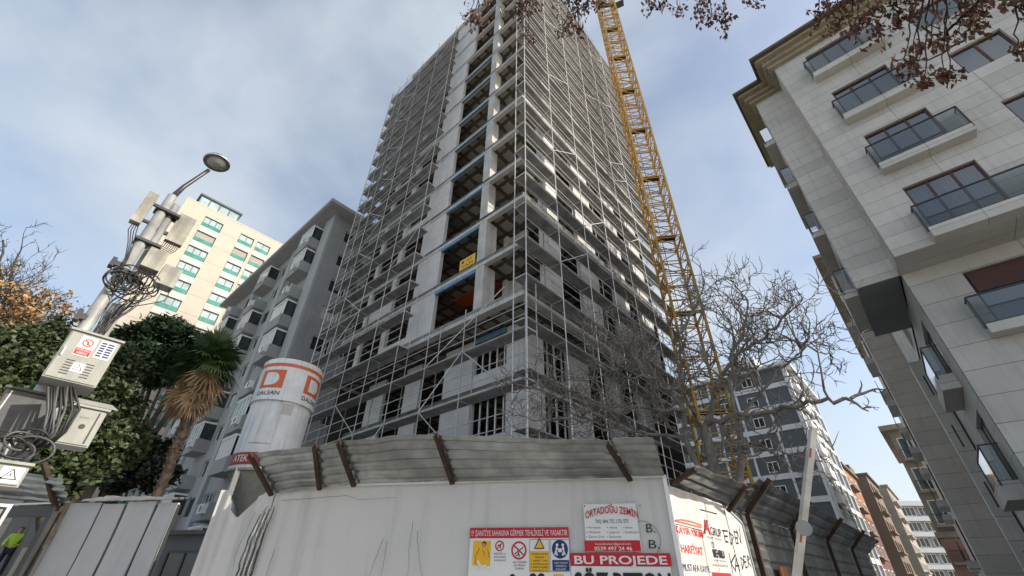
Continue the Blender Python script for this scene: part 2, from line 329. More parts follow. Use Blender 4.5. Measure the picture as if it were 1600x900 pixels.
# ------------------------------------------------------------------ tower under construction
H0, FH = 12.45, 3.13
tower = thing('unfinished_tower', 'tall unfinished concrete tower block wrapped in steel scaffolding', 'building', C)
TL, TR = fL(C), fR(C); T0 = Frame(C, Ld, Rd)
for k in range(-3, 13):
    z = H0+FH*k; s = MB()
    if k >= 0: l0, l1, r0, r1 = 0, 16.6, 0, 16.4
    else: l0, l1, r0, r1 = 1.3, 16.6, 1.5, 16.4
    e = 0.12 if k in (0, 12) else 0
    s.box(T0, l0-e, l1, r0-e, r1, z-0.2, z)
    for (a, b_, c_, d_) in [(l0-e, l1, r0-e, r0+0.28), (l0-e, l0+0.28, r0+0.28, r1), (l1-0.28, l1, r0+.28, r1), (l0+.28, l1-.28, r1-.28, r1)]:
        s.cur = 1; s.box(T0, a, b_, c_, d_, z-0.42 if k < 12 else z-0.6, z-0.002)
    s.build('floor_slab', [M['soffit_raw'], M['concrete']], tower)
for k in range(0, 12):
    z = H0+FH*k; zt = z+FH-0.42
    c_ = MB(); c_.box(T0, 2.65, 3.25, 0.02, 0.6, z, zt); c_.build('column', M['concrete'], tower)
    c_ = MB(); c_.box(T0, 2.65, 2.95, 0.62, 2.0, z, z+0.95 if k < 2 else z+.05)
    if k < 2:
        c_.box(T0, 2.65, 2.95, 0.6, 0.85, z+.95, zt); c_.box(T0, 2.65, 2.95, 1.75, 2.0, z+.95, zt)
    c_.box(T0, 0.3, 0.55, 2.0, 2.2, z, zt); c_.box(T0, 1.45, 2.65, 2.0, 2.2, z, zt); c_.box(T0, 0.55, 1.45, 2.0, 2.2, z, z+0.9 if k < 4 else z+.3)
    c_.build('balcony_wall', M['block'], tower)
    w = MB(); x0 = 6.5 if k < 9 else 5.7
    for a, b_ in [(x0, 8.75), (11.0, 11.5), (13.9, 14.3)]: MB().box(T0, a, b_, 0.03, 0.25, z, zt).build('block_wall', M['block'], tower)
    if k % 3 == 0: MB().box(T0, 8.75, 11.0, 0.05, 0.23, z, z+0.6).build('parapet', M['block'], tower)
    if k % 4 == 1: MB().box(T0, 11.5, 13.6, 0.05, 0.23, z, z+1.0).build('parapet', M['block'], tower)
    for a, b_ in [(2.05, 3.15), (5.2, 7.15), (9.1, 10.9), (12.7, 14.4)]: MB().box(T0, 0.03, 0.25, a, b_, z, zt).build('street_side_wall', M['block'], tower)
    if k > 4:
        for a, b_ in [(3.15, 5.2), (7.15, 9.1), (10.9, 12.7)]: MB().box(T0, 0.05, 0.23, a, b_, z, z+0.9).build('parapet', M['block'], tower)
    if k <= 7:
        h = [0.24, 0.24, 0.17, 0.13, 0.09, .07, .05, .05][k]
        s = MB(); s.box(T0, 3.25, x0, -0.02, 0.10, zt-h, zt-0.01); s.build('blue_lintel', M['blue'], tower)
    if k in (0, 1):
        s = MB(); s.box(T0, -0.02, 0.1, 3.2+2*k, 5.2+2*k, zt-.3, zt-.01); s.build('blue_lintel', M['blue'], tower)
for k in range(-4, 0):
    z = max(H0+FH*k, 0); zt = H0+FH*(k+1)-0.42
    for a, b_ in [(1.62, 2.4), (4.6, 6.9), (9.0, 10.4), (12.6, 14.4)]: MB().box(T0, a, b_, 1.6, 1.8, z, zt).build('podium_wall', M['block'], tower)
    MB().box(T0, 2.4, 4.6, 1.62, 1.78, z, z+0.75).build('parapet', M['block'], tower)
    for a, b_ in [(1.6, 3.2), (5.2, 7.2), (9.2, 10.9), (12.8, 14.6)]: MB().box(T0, 1.4, 1.6, a, b_, z, zt).build('podium_wall', M['block'], tower)
    for a in (2.6, 3.1, 3.6, 4.1): MB().box(T0, a, a+.07, 1.72, 1.79, z+.75, zt).build('prop', M['steel'], tower)
    for a in (3.5, 4.1, 4.7): MB().box(T0, 1.42, 1.49, a, a+.07, z, zt).build('prop', M['steel'], tower)
    s = MB(); s.box(T0, 2.4, 4.6, 1.5, 1.6, zt-.3, zt-.01); s.build('blue_lintel', M['blue'], tower)
cw = MB()
cw.box(T0, 5.2, 12.5, 5.5, 12, 0, 50)
for a in (3.2, 7.6, 12.6, 16.0):
    for b_ in (4.2, 9.2, 15.6): cw.box(T0, a, a+.5, b_, b_+.5, 0, 50)
cw.box(T0, 16.35, 16.5, .5, 16, 0, 49.4) ; cw.box(T0, .5, 16.3, 16.1, 16.3, 0, 49.4)
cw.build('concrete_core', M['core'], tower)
s = MB(); s.box(T0, 3.0, 9.5, 3.6, 3.8, H0+.0, H0+2.7); s.build('red_partition', M['red_core'], tower); s = MB(); s.box(T0, 3.3, 6.45, 1.2, 2.2, H0+2.6, H0+2.68); s.build('red_soffit_board', M['red_core'], tower)
# parapet upstand of the roof
s = MB(); s.box(T0, -.05, 16.6, -.05, .1, 50.02, 50.35); s.box(T0, -.05, .1, .1, 16.4, 50.02, 50.35); s.build('roof_parapet', M['concrete'], tower)
# yellow banner hung in an opening
yb = thing('yellow_banner', 'small yellow banner in the dark opening two floors above the podium of the tower', 'banner', TL.p(3.6, 0.05, H0+FH+.1))
s = MB(); s.box(TL, 3.35, 4.55, 0.0, 0.03, H0+FH+.02, H0+FH+.72); s.build('cloth', M['sign_yellow'], yb)
text('lettering', '\u25A0 YAPI', Frame(TL.O, -TL.U, TL.N), -4.4, H0+FH+.42, .16, .8, M['txt_black'], yb, n=.036)
text('lettering', 'YAPI', Frame(TL.O, -TL.U, TL.N), -4.4, H0+FH+.1, .2, .9, M['txt_black'], yb, n=.036)

# ------------------------------------------------------------------ scaffolds
def scaffold(name, label, F, us, zs, top, inner=0.3, outer=0.97, base=0.0, r=0.027, braces=(), rails=True, ends=(True, True), deck_u=None):
    t = thing(name, label, 'scaffolding', F.p(us[0], outer, 0), 'scaffolds around the tower')
    for u in us:
        for n in (outer, inner):
            p = MB(); dz = random.uniform(-.3, .3)
            p.tube([F.p(u, n, base), F.p(u, n, top+dz)], r, 6); p.build('post', M['steel'], t, True)
    for i, z in enumerate(zs):
        a, b_ = deck_u(i) if deck_u else (us[0], us[-1])
        d = MB(); d.box(F, a, b_, inner+.05, outer-.05, z-.06, z)
        d.build('deck', M['deck'], t)
        l = MB()
        l.tube([F.p(us[0], outer, z-.03), F.p(us[-1], outer, z-.03)], r*.95, 5); l.tube([F.p(us[0], inner, z-.03), F.p(us[-1], inner, z-.03)], r*.95, 5)
        for u in us: l.tube([F.p(u, inner, z-.05), F.p(u, outer, z-.05)], r, 5)
        l.build('ledger', M['steel'], t, True)
        if rails:
            g_ = MB(); rr = r*.72
            for h in (0.5, 1.0): g_.tube([F.p(us[0], outer, z+h+random.uniform(-.03, .03)), F.p(us[-1], outer, z+h+random.uniform(-.03, .03))], rr, 5)
            g_.build('guard_rail', M['steel'], t, True)
    for (u0, z0, u1, z1) in braces:
        b2 = MB(); b2.tube([F.p(u0, outer+.03, z0), F.p(u1, outer+.03, z1)], r*.9, 5); b2.build('brace', M['steel'], t, True)
    return t
usL = [7.75, 10.4, 13.1, 15.75, 18.4]
zsL = [11.88+2.1*k for k in range(0, 17)]
br = []
for j in range(8):
    z = 13.98+4.2*j
    br.append((10.4, z, 7.75, z+2.1) if j % 2 else (15.75, z, 13.1, z+2.1))
    br.append((13.1, z+2.1, 15.75, z+4.2))
scaffold('tower_scaffold', 'steel scaffold covering the left half of the shaded tower face up to the roof', TL, usL, zsL, 47.6, base=11.6, braces=br)
usP = [-.95, 2.6, 5.15, 7.75, 10.4, 13.1, 15.75, 18.4]; zsP = [9.78-2.1*k for k in range(4, -1, -1)]
scaffold('podium_scaffold', 'low scaffold under the projecting podium floor on the shaded tower face', TL, usP, zsP, 12.1,
         braces=[(5.0, 9.8, 0.2, 14.0-1.9), (5.15, 7.68, 2.6, 9.78), (2.6, 9.78, 0.2, 7.68), (10.4, 7.68, 13.1, 9.78), (10.4, 5.6, 7.75, 7.68), (2.6, 5.6, 5.15, 7.68), (0, 5.6, 2.6, 3.5)])
usR = [-.97, 1.65, 4.28, 6.94, 9.6, 12.2, 14.8, 17.1]
zsR = [1.7+2.12*k for k in range(0, 24)]
br = []
for j in range(11):
    z = 5.94+4.24*j; a = [4.28, 6.94, 9.6][j % 3] if j % 2 else 1.65
    br.append((a, z, a+2.63, z+2.12))
    if j % 2: br.append((9.6, z+2.12, 12.2, z+4.24))
scaffold('tower_scaffold', 'steel scaffold covering the whole sunlit street face of the tower beside the crane', TR, usR, zsR, 51.6, outer=1.0, braces=br)
FE = Frame(C+Ld*16.6, Rd, Ld)
scaffold('tower_scaffold', 'narrow open scaffold wrapping the far left end of the tower, sky showing through its decks', FE, [-.97, 1.4, 3.8, 6.2], [z+.35 for z in zsL[2:]], 47.4, inner=.5, outer=1.75, base=0, braces=[])

# ------------------------------------------------------------------ tower crane
MC = ground(hd(1041, 380, 24)); ms = 1.62
crane = thing('tower_crane', 'yellow lattice tower crane mast rising behind the bare tree', 'crane', MC)
ca = radians(90-28.0+ -27); cx = Vector((cos(ca), sin(ca), 0)); cy = Vector((-sin(ca), cos(ca), 0))
# mast turned so that two legs pair up at the left as in the photograph
vd = (MC.normalized()); side = Vector((vd.y, -vd.x, 0)); ph = radians(17)
cx = (side*cos(ph)+vd*sin(ph)); cy = (-side*sin(ph)+vd*cos(ph))
legs = [MC+cx*(i*ms/2)+cy*(j*ms/2) for i, j in ((-1, -1), (1, -1), (1, 1), (-1, 1))]
TOP = 60
for l in legs:
    b_ = MB(); b_.bar(l, l+Z*TOP, .13, .13, cx); b_.build('mast_leg', M['crane'], crane)
for f in range(4):
    a, b_ = legs[f], legs[(f+1) % 4]; x = MB(); nlev = 62; h = TOP/nlev
    for i in range(nlev):
        z = i*h
        x.bar(a+Z*z, b_+Z*z, .05)
        if i % 3 == 0: x.bar(a+Z*(z+.16), b_+Z*(z+.16), .06)
        p, q = (a, b_) if i % 2 else (b_, a)
        x.bar(p+Z*(z+.03), q+Z*(z+h-.03), .048)
    x.build('lattice_bracing', M['crane'], crane)
lad = MB(); lc = MC-cx*.35+cy*.3
for o_ in (-.2, .2): lad.tube([lc+cx*o_, lc+cx*o_+Z*TOP], .022, 5)
for i in range(int(TOP/.35)): lad.tube([lc-cx*.2+Z*(i*.35), lc+cx*.2+Z*(i*.35)], .012, 4)
for i in range(int(TOP/6)):
    z = 3+i*6; lad.bar(MC-cx*.7+cy*.1+Z*z, MC+cx*.7+cy*.1+Z*z, .5, .04)
lad.build('ladder', M['rust'], crane)
b_ = MB(); zt = 56.0
b_.bar(MC+cx*.8+Z*zt, MC+cx*2.0-cy*.2+Z*(zt+.3), .7, .06); b_.bar(MC+cx*.8-cy*.6+Z*(zt+.9), MC+cx*2.0-cy*.6+Z*(zt+1.1), .05)
b_.build('platform', M['dark_metal'], crane)
b_ = MB(); b_.bar(MC-cx*1.9+Z*.25, MC+cx*1.9+Z*.25, 3.8, .5); b_.build('base', M['concrete'], crane)

# ------------------------------------------------------------------ stone clad apartment building at the right
def stone_block(O, label, r_shift=0.0, detail=True):
    O = Vector(O)+Rd*r_shift; th = thing('apartment_building', label, 'building', O)
    ZB, ZT, BL = 10.65, 22.4, 11.0
    FA = Frame(O, -Ld, -Rd)                                         # u = metres to the right of the corner
    FB = Frame(O+Rd*1.35, -Ld, -Rd); FS = Frame(O+Ld*1.25, Rd, Ld)  # set back strip and street bay
    hA = []; wins = []
    for zt in (22.0, 19.05, 16.05, 13.1): hA.append((1.2, 3.08, zt-1.95, zt)); wins.append((hA[-1], 3))
    for zt in (21.0, 17.9, 14.85, 11.95+.1): hA.append((4.5, 5.9, zt-1.3, zt)); wins.append((hA[-1], 2))
    for zt in (21.0, 17.9, 14.85): hA.append((7.4, 8.8, zt-1.3, zt)); wins.append((hA[-1], 2))
    w = MB(); w.wall(FA, 0, BL, ZB, ZT, hA, .22)
    FC = Frame(O, Rd, Ld); w.wall(FC, 0, 1.35, ZB, ZT, [], .1)                # return of the bay
    FD = Frame(O+Rd*1.35+Ld*1.25, -Ld, -Rd); w.wall(FD, 0, 1.25, ZB, ZT, [], .1)
    hs = [(2.4, 5.2, z+.2, z+2.2) for z in (10.8, 13.9, 16.95, 20.05)]
    w.wall(FS, 1.35, 6.2, ZB, ZT, hs, .22)
    F6 = Frame(O+Rd*6.2+Ld*1.25, -Ld, Rd); w.wall(F6, 0, 1.25, ZB, ZT, [], .1)
    w.wall(FC, 6.2, 17, ZB, ZT, [(8, 10, z+.2, z+2.2) for z in (10.8, 13.9, 16.95, 20.05)], .2)
    w.wall(Frame(O+(-Ld)*BL, Rd, -Ld), 0, 17, 0, ZT, [], .1); w.wall(Frame(O+Rd*17, -Ld, Rd), 0, BL, 0, ZT, [], .1)
    w.build('stone_wall', M['stone'], th)
    # lower body, set back below the bays
    FL_ = Frame(O+Rd*1.4-Ld*.06, -Ld, -Rd); hl = [(1.35, 4.6, 8.15, 10.1), (2.2, 3.4, 5.0, 6.6), (5.6, 7.6, 8.2, 10.1), (1.35, 4.6, 1.2, 3.4)]
    w = MB(); w.wall(FL_, 0, BL-.06, 0, ZB-.002, hl, .22)
    FLs = Frame(O-Ld*.05, Rd, Ld); hls = [(3.0, 5.6, z, z+2.0) for z in (1.3, 4.3, 7.6)]+[(11, 13, z, z+2.0) for z in (1.3, 4.3, 7.6)]
    w.wall(FLs, 1.4, 17, 0, ZB-.002, hls, .2); w.build('lower_stone_wall', M['stone_big'], th)
    s = MB(); s.quad(FA.p(0, 0, ZB), FA.p(BL, 0, ZB), FA.p(BL, -1.42, ZB), FA.p(0, -1.42, ZB), [(0, 0), (BL, 0), (BL, 1.4), (0, 1.4)])
    s.build('bay_soffit', M['stone_big'], th)
    s = MB(); q = Frame(O, Ld, Rd); s.quad(q.p(0, 1.35, ZB), q.p(1.25, 1.35, ZB), q.p(1.25, 6.2, ZB), q.p(0, 6.2, ZB)); s.build('bay_soffit', M['soffit'], th)
    # pillar fin carrying the street bay, with narrow slots
    f = MB(); ff = Frame(O+Rd*9, Ld, -Rd); f.box(ff, .0, .52, -1.0, 0, 0, 10.2); f.build('pillar', M['beige_render'] if False else M['stone_big'], th)
    for z in (1.9, 4.2, 6.4, 8.6): MB().box(ff, .24, .30, -.02, .004, z, z+.9).build('slot', M['dark_metal'], th)
    # rooms and windows
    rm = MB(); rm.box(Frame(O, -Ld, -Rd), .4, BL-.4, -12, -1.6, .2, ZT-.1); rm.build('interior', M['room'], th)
    cu = MB()
    for (h, n_) in wins[:4]: cu.quad(FA.p(h[0]-.05, -.5, h[2]), FA.p(h[0]+.55, -.5, h[2]), FA.p(h[0]+.55, -.5, h[3]), FA.p(h[0]-.05, -.5, h[3]), [(0, 0), (.6, 0), (.6, 2), (0, 2)])
    h = hA[3]; cu.quad(FA.p(h[1]-.9, -.45, h[2]), FA.p(h[1]+.05, -.45, h[2]), FA.p(h[1]+.05, -.45, h[3]), FA.p(h[1]-.9, -.45, h[3]), [(0, 0), (.9, 0), (.9, 2), (0, 2)])
    h = hA[5]; cu.quad(FA.p(h[0]-.05, -.4, h[2]), FA.p(h[1]+.05, -.4, h[2]), FA.p(h[1]+.05, -.4, h[3]), FA.p(h[0]-.05, -.4, h[3]), [(0, 0), (0, 1.4), (1.3, 1.4), (1.3, 0)])
    cu.build('curtain', M['curtain'], th)
    for i, (h, n_) in enumerate(wins): window(th, FA, h[0], h[1], h[2], h[3], .14, M['brown'], M['window_glass'], n_, .07)
    for h in hl: window(th, FL_, h[0], h[1], h[2], h[3], .14, M['brown'], M['window_glass'], 3 if h[1]-h[0] > 2 else 2, .07)
    s = MB(); s.box(FL_, 1.42, 4.53, -.11, -.05, 9.35, 10.04); s.build('roller_blind', M['brown'], th)
    for h in hs: window(th, FS, h[0], h[1], h[2], h[3], .14, M['brown'], M['pale_pane'], 3)
    for h in hls: window(th, FLs, h[0], h[1], h[2], h[3], .14, M['brown'], M['pale_pane'], 3)
    # balconies
    def balcony(F, u0, u1, z, dep, rail=.95, slab=.3):
        b2 = MB(); b2.box(F, u0, u1, 0.003, dep, z-slab, z); o = b2.build('balcony', M['stone'], th)
        g2 = MB(); a, b3 = u0-.02, u1+.02; n = dep-.06
        g2.quad(F.p(a, n, z+.03), F.p(b3, n, z+.03), F.p(b3, n, z+rail), F.p(a, n, z+rail)); g2.quad(F.p(a, .02, z+.03), F.p(a, n, z+.03), F.p(a, n, z+rail), F.p(a, .02, z+rail)); g2.quad(F.p(b3, .02, z+.03), F.p(b3, n, z+.03), F.p(b3, n, z+rail), F.p(b3, .02, z+rail))
        g2.build('glass_railing', M['rail_glass'], o)
        g3 = MB(); g3.box(F, a-.02, b3+.02, n-.02, n+.025, z+rail, z+rail+.045); g3.box(F, a-.02, b3+.02, n-.015, n+.02, z, z+.05)
        for u in (a, b3): g3.box(F, u-.02, u+.02, n-.018, n+.022, z-.12, z+rail); g3.box(F, u-.018, u+.018, .004, n-.02, z+rail, z+rail+.04)
        g3.build('handrail', M['dark_metal'], o)
    for z in (20.3, 17.2, 14.2): balcony(FA, 1.0, 3.5, z, .42)
    balcony(FA, 1.05, 7.0, 11.05, .42, .95, .38)
    balcony(FL_, 1.0, 4.9, 8.1, .5)
    for z in (20.2, 17.1, 14.1, 11.0): balcony(FS, 2.0, 5.6, z, .45)
    for z in (1.25, 4.25, 7.55): balcony(FLs, 3.0, 5.9, z, .5, 1.0, .5)
    # cornice: three steps all round the roof
    cn = MB()
    lay = [(22.38, 22.62, .35), (22.62, 22.86, .6), (22.86, 22.98, .78)]
    for z0, z1, e in lay:
        cn.box(q, -BL-e, 0.0+e, -e, 17+e, z0, z1) if False else None
    def ring(z0, z1, e, mb):
        A_ = [(-BL-e, -e), (e, -e), (e, 1.35-e), (1.25+e, 1.35-e), (1.25+e, 6.2+e), (e, 6.2+e), (e, 17+e), (-BL-e, 17+e)]
        pt = [q.p(a, b2, 0) for a, b2 in A_]; n = len(pt)
        for i in range(n): mb.quad(pt[i]+Z*z0, pt[(i+1) % n]+Z*z0, pt[(i+1) % n]+Z*z1, pt[i]+Z*z1)
        for zz in (z0, z1):
            mb.quad(q.p(-BL-e, -e, zz), q.p(e, -e, zz), q.p(e, 17+e, zz), q.p(-BL-e, 17+e, zz)); mb.quad(q.p(e, 1.35-e, zz), q.p(1.25+e, 1.35-e, zz), q.p(1.25+e, 6.2+e, zz), q.p(e, 6.2+e, zz))
    cn = MB(); ring(22.40, 22.58, .22, cn); ring(22.58, 22.63, .40, cn); ring(22.63, 22.85, .34, cn); ring(22.85, 22.90, .60, cn); ring(22.9, 23.1, .52, cn); cn.build('cornice', M['cornice'], th)
    cn = MB(); ring(23.1, 23.26, .72, cn); cn.build('cornice_edge', M['cornice_dark'], th)
    pn = MB(); pn.box(q, -BL+.5, -3.6, 4.2, 15, 23.27, 28.2); pn.build('shadow_storey', M['beige_render'], th)  # unseen roof storey added to raise the shadow edge cast on the tower
    return th
stone_block(CA, 'stone clad apartment block with glass balconies and brown cornice, nearest at the right edge')
# second block further down the street
O2 = CA+Rd*18.9; th = thing('apartment_building', 'second stone clad block behind the nearest one, its brown cornice showing left of the overhang', 'building', O2)
q2 = Frame(O2, Ld, Rd); w = MB(); w.box(q2, -9, 1.4, 0, 22, 0, 22.4); w.build('stone_wall', M['stone_big'], th)
cn = MB(); cn.box(q2, -9.6, 1.65, -.3, 22.3, 22.4, 22.65); cn.box(q2, -9.9, 1.95, -.6, 22.6, 22.65, 22.95); cn.build('cornice', M['cornice'], th)
F2 = Frame(O2+Ld*1.4, Rd, Ld)
for z in (3.0, 6.1, 9.2, 12.3, 15.4, 18.5):
    for u in (3.0, 11.0):
        b2 = MB(); b2.box(F2, u, u+3.2, .003, .5, z-.35, z); o = b2.build('balcony', M['stone_big'], th)
        g3 = MB(); g3.box(F2, u, u+3.2, .44, .48, z+.9, z+.95)
        for uu in (u, u+1.1, u+2.15, u+3.2): g3.box(F2, uu-.02, uu+.02, .44, .48, z, z+.9)
        g3.build('railing', M['dark_metal'], o)
    window(th, F2, 3.5, 5.8, z, z+2.1, -.02, M['brown'], M['pale_pane'], 2)

# ------------------------------------------------------------------ grey apartment block at the left
OG = Vector((-18.27, 32.18, 0)); gb = thing('apartment_building', 'weathered grey apartment block with enclosed balconies left of the scaffolded tower', 'building', OG)
G1 = fL(OG); G2 = fR(OG); ZT = 32.9; s = 1.2333
wr = []; wl = []
for k in range(11):
    zt = 31.6-3.05*k
    if zt > 2: wr.append((1.35, 3.0, zt-1.35, zt)); wr.append((4.0, 5.0, zt-1.1, zt)); wr.append((7.2, 8.9, zt-1.35, zt))
ubal = [(2.1, 5.0), (12.6, 15.6), (22.5, 25.3)]
cols = [(5.7, 8.1), (9.9, 11.9), (16.2, 18.6), (20.0, 22.0)]
for k in range(11):
    zt = 31.6-3.05*k
    if zt > 2:
        for a, b_ in cols: wl.append((a, b_, zt-1.4, zt))
w = MB(); w.wall(G2, 0, 13, 0, ZT, wr, .25); w.wall(G1, 1.9, 28, 0, ZT, wl, .25)
w.wall(Frame(OG+Ld*28, Rd, Ld), 0, 13, 0, ZT, [], .1); w.wall(Frame(OG+Rd*13, Ld, Rd), 0, 28, 0, ZT, [], .1)
w.build('plaster_wall', M['grey_plaster'], gb)
p = MB(); p.box(G1, 0.002, 1.9, -.3, .22, 0, ZT-.002); p.box(G1, 8.5, 9.4, -.1, .25, 0, ZT); p.box(G1, 18.9, 19.7, -.1, .25, 0, ZT); p.build('pilaster', M['grey_light'], gb)
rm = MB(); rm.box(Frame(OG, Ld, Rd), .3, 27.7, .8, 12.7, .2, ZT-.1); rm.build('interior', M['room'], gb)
for i, h in enumerate(wr+wl): window(gb, G2 if i < len(wr) else G1, h[0], h[1], h[2], h[3], .15, M['white'] if i % 3 or i < len(wr) else M['dark_metal'], M['blind_white'] if i % 7 == 2 else M['dark_pane'], 2 if i % 2 else 3, .06)
rf = MB(); qg = Frame(OG, Ld, Rd)
rf.box(qg, -1.2, 29, -1.3, 14, ZT, ZT+.12); rf.build('eaves', M['grey_plaster'], gb)
rf = MB(); rf.box(qg, -1.35, 29.2, -1.45, 14.2, ZT+.12, ZT+.5); rf.box(qg, 1, 27, 1, 12, ZT+.5, ZT+2.2); rf.build('roof', M['grey_light'], gb)
def ac_unit(parent, F, u, n, z):
    a = MB(); a.box(F, u, u+.85, n, n+.32, z, z+.58); o = a.build('air_conditioner', M['ac'], parent)
    c_ = F.p(u+.33, n+.325, z+.29); r = MB(); P = []
    for k in range(16):
        a0, a1 = 2*pi*k/16, 2*pi*(k+1)/16
        r.quad(c_, c_+F.U*cos(a0)*.22+Z*sin(a0)*.22, c_+F.U*cos((a0+a1)/2)*.225+Z*sin((a0+a1)/2)*.225, c_+F.U*cos(a1)*.22+Z*sin(a1)*.22)
    r.build('fan_grille', M['dark_metal'], o)
for bi, (u0, u1) in enumerate(ubal):
    for k in range(10):
        zf = 29.6-3.05*k
        if zf < 1: continue
        b2 = MB(); b2.box(G1, u0, u1, .003, 1.15, zf-.25, zf-.02); b2.box(G1, u0, u1, 1.03, 1.15, zf-.02, zf+.85); b2.box(G1, u0, u0+.12, .003, 1.03, zf-.02, zf+.85); b2.box(G1, u1-.12, u1, .003, 1.03, zf-.02, zf+.85)
        o = b2.build('balcony', M['grey_plaster'], gb)
        if (k+bi) % 3 != 2:
            e = MB(); a, b_ = u0+.03, u1-.03
            for z in (zf+.86, zf+2.3): e.box(G1, a, b_, 1.02, 1.1, z, z+.06)
            n_ = 4
            for i in range(n_+1): x = a+(b_-a)*i/n_; e.box(G1, x-.03, x+.03, 1.03, 1.09, zf+.92, zf+2.3)
            e.box(G1, a, a+.06, .01, 1.02, zf+2.3, zf+2.36); e.box(G1, a, b_, .01, 1.15, zf+2.37, zf+2.45)
            e.build('enclosure_frame', M['white'], o)
            e = MB(); e.quad(G1.p(a, 1.06, zf+.9), G1.p(b_, 1.06, zf+.9), G1.p(b_, 1.06, zf+2.3), G1.p(a, 1.06, zf+2.3)); e.build('pane', M['blind_white'] if k % 3 else M['pale_pane'], o)
            e = MB(); e.quad(G1.p(a+.01, .02, zf+.9), G1.p(a+.01, 1.04, zf+.9), G1.p(a+.01, 1.04, zf+2.3), G1.p(a+.01, .02, zf+2.3)); e.build('side_pane', M['dark_pane'], o)
        if k % 4 != 3: ac_unit(gb, G1, u0+.15, 1.16, zf-.05 if k % 2 else zf+.1)

# ------------------------------------------------------------------ cream apartment block far left
OC = Vector((-51.5, 47.4, 0)); cb = thing('apartment_building', 'sunlit cream tower block with green glass balconies behind the lamp post', 'building', OC)
F1 = fR(OC); ZT = 51.3; hol = []
cc = [(3.3, 6.0, 3), (8.7, 10.9, 2), (11.4, 13.6, 2), (16.2, 18.9, 3)]
for k in range(16):
    zt = 49.5-3.0*k
    for (a, b_, n_) in cc: hol.append((a, b_, zt-1.95, zt, n_, k))
w = MB(); w.wall(F1, 0, 22, 0, ZT, [h[:4] for h in hol], .3); w.wall(Frame(OC, Ld, -Rd), 0, 16, 0, ZT, [], .1); w.wall(Frame(OC+Rd*22, Ld, Rd), 0, 16, 0, ZT, [], .1); w.wall(Frame(OC+Ld*16, Rd, Ld), 0, 22, 0, ZT, [], .1)
w.quad(F1.p(0, 0, ZT), F1.p(22, 0, ZT), F1.p(22, -16, ZT), F1.p(0, -16, ZT)); w.build('stone_wall', M['cream'], cb)
for h in hol:
    a, b_, z0, z1, n_, k = h; blind = (k*7+int(a)*3) % 5 == 1 or k == 1
    window(cb, F1, a, b_, z0, z1, .2, M['dark_metal'], M['blind'] if blind else M['pale_pane'], 1 if blind else n_, .08)
for k in range(16):
    for (a, b_, n_) in cc:
        zt = 49.5-3.0*k
        s = MB(); s.quad(F1.p(a+.05, -.08, zt-1.9), F1.p(b_-.05, -.08, zt-1.9), F1.p(b_-.05, -.08, zt-1.15), F1.p(a+.05, -.08, zt-1.15)); s.build('green_balustrade', M['green_glass'], cb)
        if zt > 5: s = MB(); s.box(F1, a-.02, b_+.02, .003, .05, zt-2.96, zt-1.96); s.build('white_spandrel', M['cream_white'], cb)
s = MB(); s.box(F1, 1.6, 7.5, -5, -1.2, ZT, ZT+2.3); s.build('roof_pavilion', M['pale_pane'], cb)
s = MB(); s.box(F1, 1.3, 7.8, -5.3, -.9, ZT+2.3, ZT+2.6)
for u in (1.6, 3.0, 4.5, 6.0, 7.5): s.box(F1, u-.06, u+.06, -1.19, -1.1, ZT, ZT+2.3)
s.build('pavilion_roof', M['slate'], cb)

# ------------------------------------------------------------------ dark grey block with white bands, right of the crane
OS = ground(hd(1222, 572, 64)); sb = thing('apartment_building', 'dark slate apartment block striped with white bands behind the bare tree', 'building', OS)
S1, S2 = fL(OS), fR(OS); ZT = 26.2; w = MB(); w.box(Frame(OS, Ld, Rd), 0, 16, 0, 19, 0, ZT); w.build('slate_wall', M['slate'], sb)
wb = MB()
for k in range(9):
    z = ZT-2.75*(k+1)
    wb.box(S1, 0, 16, .003, .12, z, z+.62); wb.box(S2, 0, 19, .004, .16, z, z+.62)
    wb.box(S2, 1.0, 4.2, .16, .7, z-.1, z+.9)
for u in (0, 3.0, 6.6, 10.0, 13.4): wb.box(S1, u-.02, u+.24, .005, .18, 0, ZT+.3)
for u in (.0, 4.4, 5.9, 9.6, 14, 18.6): wb.box(S2, u, u+.35, .006, .26, 0, ZT)
wb.build('white_band', M['white_render'], sb)
rf = MB(); rf.box(Frame(OS, Ld, Rd), -.9, 16.5, -.6, 19.5, ZT, ZT+.35); rf.box(Frame(OS, Ld, Rd), 3.2, 9, 1, 8, ZT+.35, ZT+2.6); rf.build('roof', M['white_render'], sb)
for k in range(9):
    z = ZT-2.75*(k+1)
    for u in (4.2, 7.8, 11.2): window(sb, S1, u, u+1.3, z+.85, z+2.1, -.05, M['white'], M['dark_pane'], 2, .09)
    for u in (1.3, 2.8, 7.0, 11.5): window(sb, S2, u, u+1.2, z+.95, z+2.2, -.05, M['white'], M['dark_pane'], 2, .09)
    if k % 2: ac_unit(sb, S2, 6.1, .17, z+.8)

